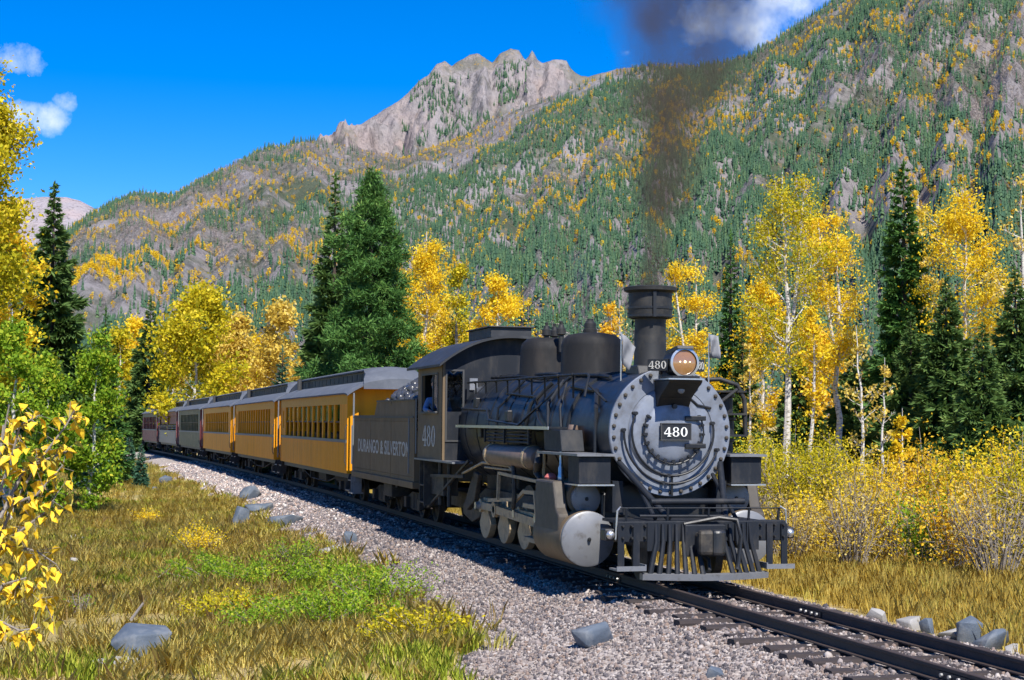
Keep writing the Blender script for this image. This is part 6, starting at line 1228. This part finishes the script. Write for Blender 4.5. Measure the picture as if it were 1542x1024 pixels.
for br in brs:
    dd = rs.uniform(-.5, .5); P_ = np.array([loc(x_, y_, dd * k / len(br)) for k, (x_, y_) in enumerate(br)]); sq.tube([tuple(v_) for v_ in P_], [.014 * (1 - .85 * k / len(P_)) for k in range(len(P_))], 6)
    for s in np.arange(.5, len(P_) - 1 + .01, .055):
        i_ = min(int(s), len(P_) - 2); p0 = P_[i_] + (P_[i_ + 1] - P_[i_]) * (s - i_)
        if rs.random() < .22: continue
        o = bpy.data.objects.new('leaf', lm_[rs.choice([0, 1, 2, 3], p=[.3, .3, .22, .18])]); COL.objects.link(o); o.parent = sp; off = rs.normal(0, .05, 3); p1 = p0 + off
        sq.tube([tuple(p0), tuple(p1)], [.002, .0015], 3); o.location = p1; o.rotation_euler = (rs.uniform(-.9, .9), rs.uniform(.2, 1.3), rs.uniform(0, 6.28)); o.scale = [rs.uniform(.6, 1.15)] * 3; nleafs += 1
sq.build('stem', MT['bark_g'], sp, True, recalc=False); print('sapling leaves', nleafs)

# ================================================================= smoke from the stack, and a wisp of steam by the cab
def plume(name, label, cat, path, rad, color, dens, scale, seed, n=20, absorb=(0, 0, 0), falloff=1.):
    q = MB(); r = random.Random(seed); V = []; m_ = len(path)
    for k, (p, rr_) in enumerate(zip(path, rad)):
        for j in range(n): a = 2 * math.pi * j / n; w = rr_ * (1 + .0 * r.random()); V.append((p[0] + w * math.cos(a), p[1] + w * math.sin(a), p[2]))
    q.add(V, [(k * n + j, k * n + (j + 1) % n, (k + 1) * n + (j + 1) % n, (k + 1) * n + j) for k in range(m_ - 1) for j in range(n)] + [tuple(reversed(range(n))), tuple((m_ - 1) * n + j for j in range(n))])
    m = bpy.data.materials.new(name); m.use_nodes = True; t = m.node_tree; t.nodes.clear(); o_ = N(t, 'ShaderNodeOutputMaterial'); pv = N(t, 'ShaderNodeVolumePrincipled'); pv.inputs['Color'].default_value = (*color, 1); pv.inputs['Anisotropy'].default_value = .2
    # soft edge: distance from the plume's axis, which leans with height
    g_ = N(t, 'ShaderNodeNewGeometry'); sx = N(t, 'ShaderNodeSeparateXYZ'); t.links.new(g_.outputs['Position'], sx.inputs[0])
    z0, z1 = path[0][2], path[-1][2]
    def curve(vals):
        mr = N(t, 'ShaderNodeMapRange'); t.links.new(sx.outputs[2], mr.inputs[0]); mr.inputs[1].default_value = z0; mr.inputs[2].default_value = z1; fc = N(t, 'ShaderNodeFloatCurve'); t.links.new(mr.outputs[0], fc.inputs[1]); cv = fc.mapping.curves[0]
        lo_, hi_ = min(vals), max(vals) + 1e-6; pts = [((p[2] - z0) / (z1 - z0), (v_ - lo_) / (hi_ - lo_)) for p, v_ in zip(path, vals)]
        while len(cv.points) < len(pts): cv.points.new(.5, .5)
        for c_, p_ in zip(cv.points, pts): c_.location = p_; c_.handle_type = 'VECTOR'
        fc.mapping.update(); m2 = N(t, 'ShaderNodeMapRange'); t.links.new(fc.outputs[0], m2.inputs[0]); m2.inputs[3].default_value = lo_; m2.inputs[4].default_value = hi_; return m2.outputs[0]
    def mth(op, a, b_=None, cl=False):
        q_ = N(t, 'ShaderNodeMath', operation=op, use_clamp=cl)
        for i_, v_ in enumerate((a, b_)):
            if v_ is None: continue
            if hasattr(v_, 'node'): t.links.new(v_, q_.inputs[i_])
            else: q_.inputs[i_].default_value = v_
        return q_.outputs[0]
    dx = mth('SUBTRACT', sx.outputs[0], curve([p[0] for p in path])); dy = mth('SUBTRACT', sx.outputs[1], curve([p[1] for p in path])); rr2 = mth('SQRT', mth('ADD', mth('MULTIPLY', dx, dx), mth('MULTIPLY', dy, dy))); rel = mth('DIVIDE', rr2, curve(list(rad)))
    edge = mth('SUBTRACT', 1.0, rel, True); edge = mth('MULTIPLY', edge, 1.6, True)
    nzv = noise(t, scale, 5, .62, 'world', (1, 1, .6)); d_ = mth('MULTIPLY', mth('SUBTRACT', mth('ADD', mth('MULTIPLY', nzv, 2.6), mth('MULTIPLY', edge, .9)), 1.75, True), edge)
    dd = mth('MULTIPLY', d_, curve(dens)); t.links.new(dd, pv.inputs['Density']); t.links.new(pv.outputs[0], o_.inputs['Volume'])
    o = q.build(name, m); tag(o, label, cat, kind='stuff'); return o
sk_ = [(980, 436, 24.1, 34), (985, 400, 24.3, 42), (996, 330, 24.8, 60), (1008, 250, 25.5, 88), (1020, 170, 26.5, 116), (1030, 90, 28, 150), (1030, 10, 30, 200), (1030, -80, 32, 280), (1030, -170, 35, 330)]
plume('smoke', 'dark brown smoke rising from the locomotive smokestack', 'smoke', [tuple(at(a_, b_, c_)) for a_, b_, c_, r_ in sk_], [r_ * c_ / F for a_, b_, c_, r_ in sk_], (.21, .15, .105), [9, 7.2, 5.4, 4.0, 2.9, 1.8, 1.0, .7, .5], 1.05, 1)
plume('steam', 'thin wisp of steam rising behind the cab roof', 'steam', [(-8.2, .9, 3.75), (-8.3, .95, 4.2), (-8.6, 1.0, 4.8), (-9.0, 1.1, 5.6)], [.12, .25, .38, .45], (.75, .78, .82), [1.2, .9, .6, .3], 2.2, 2)
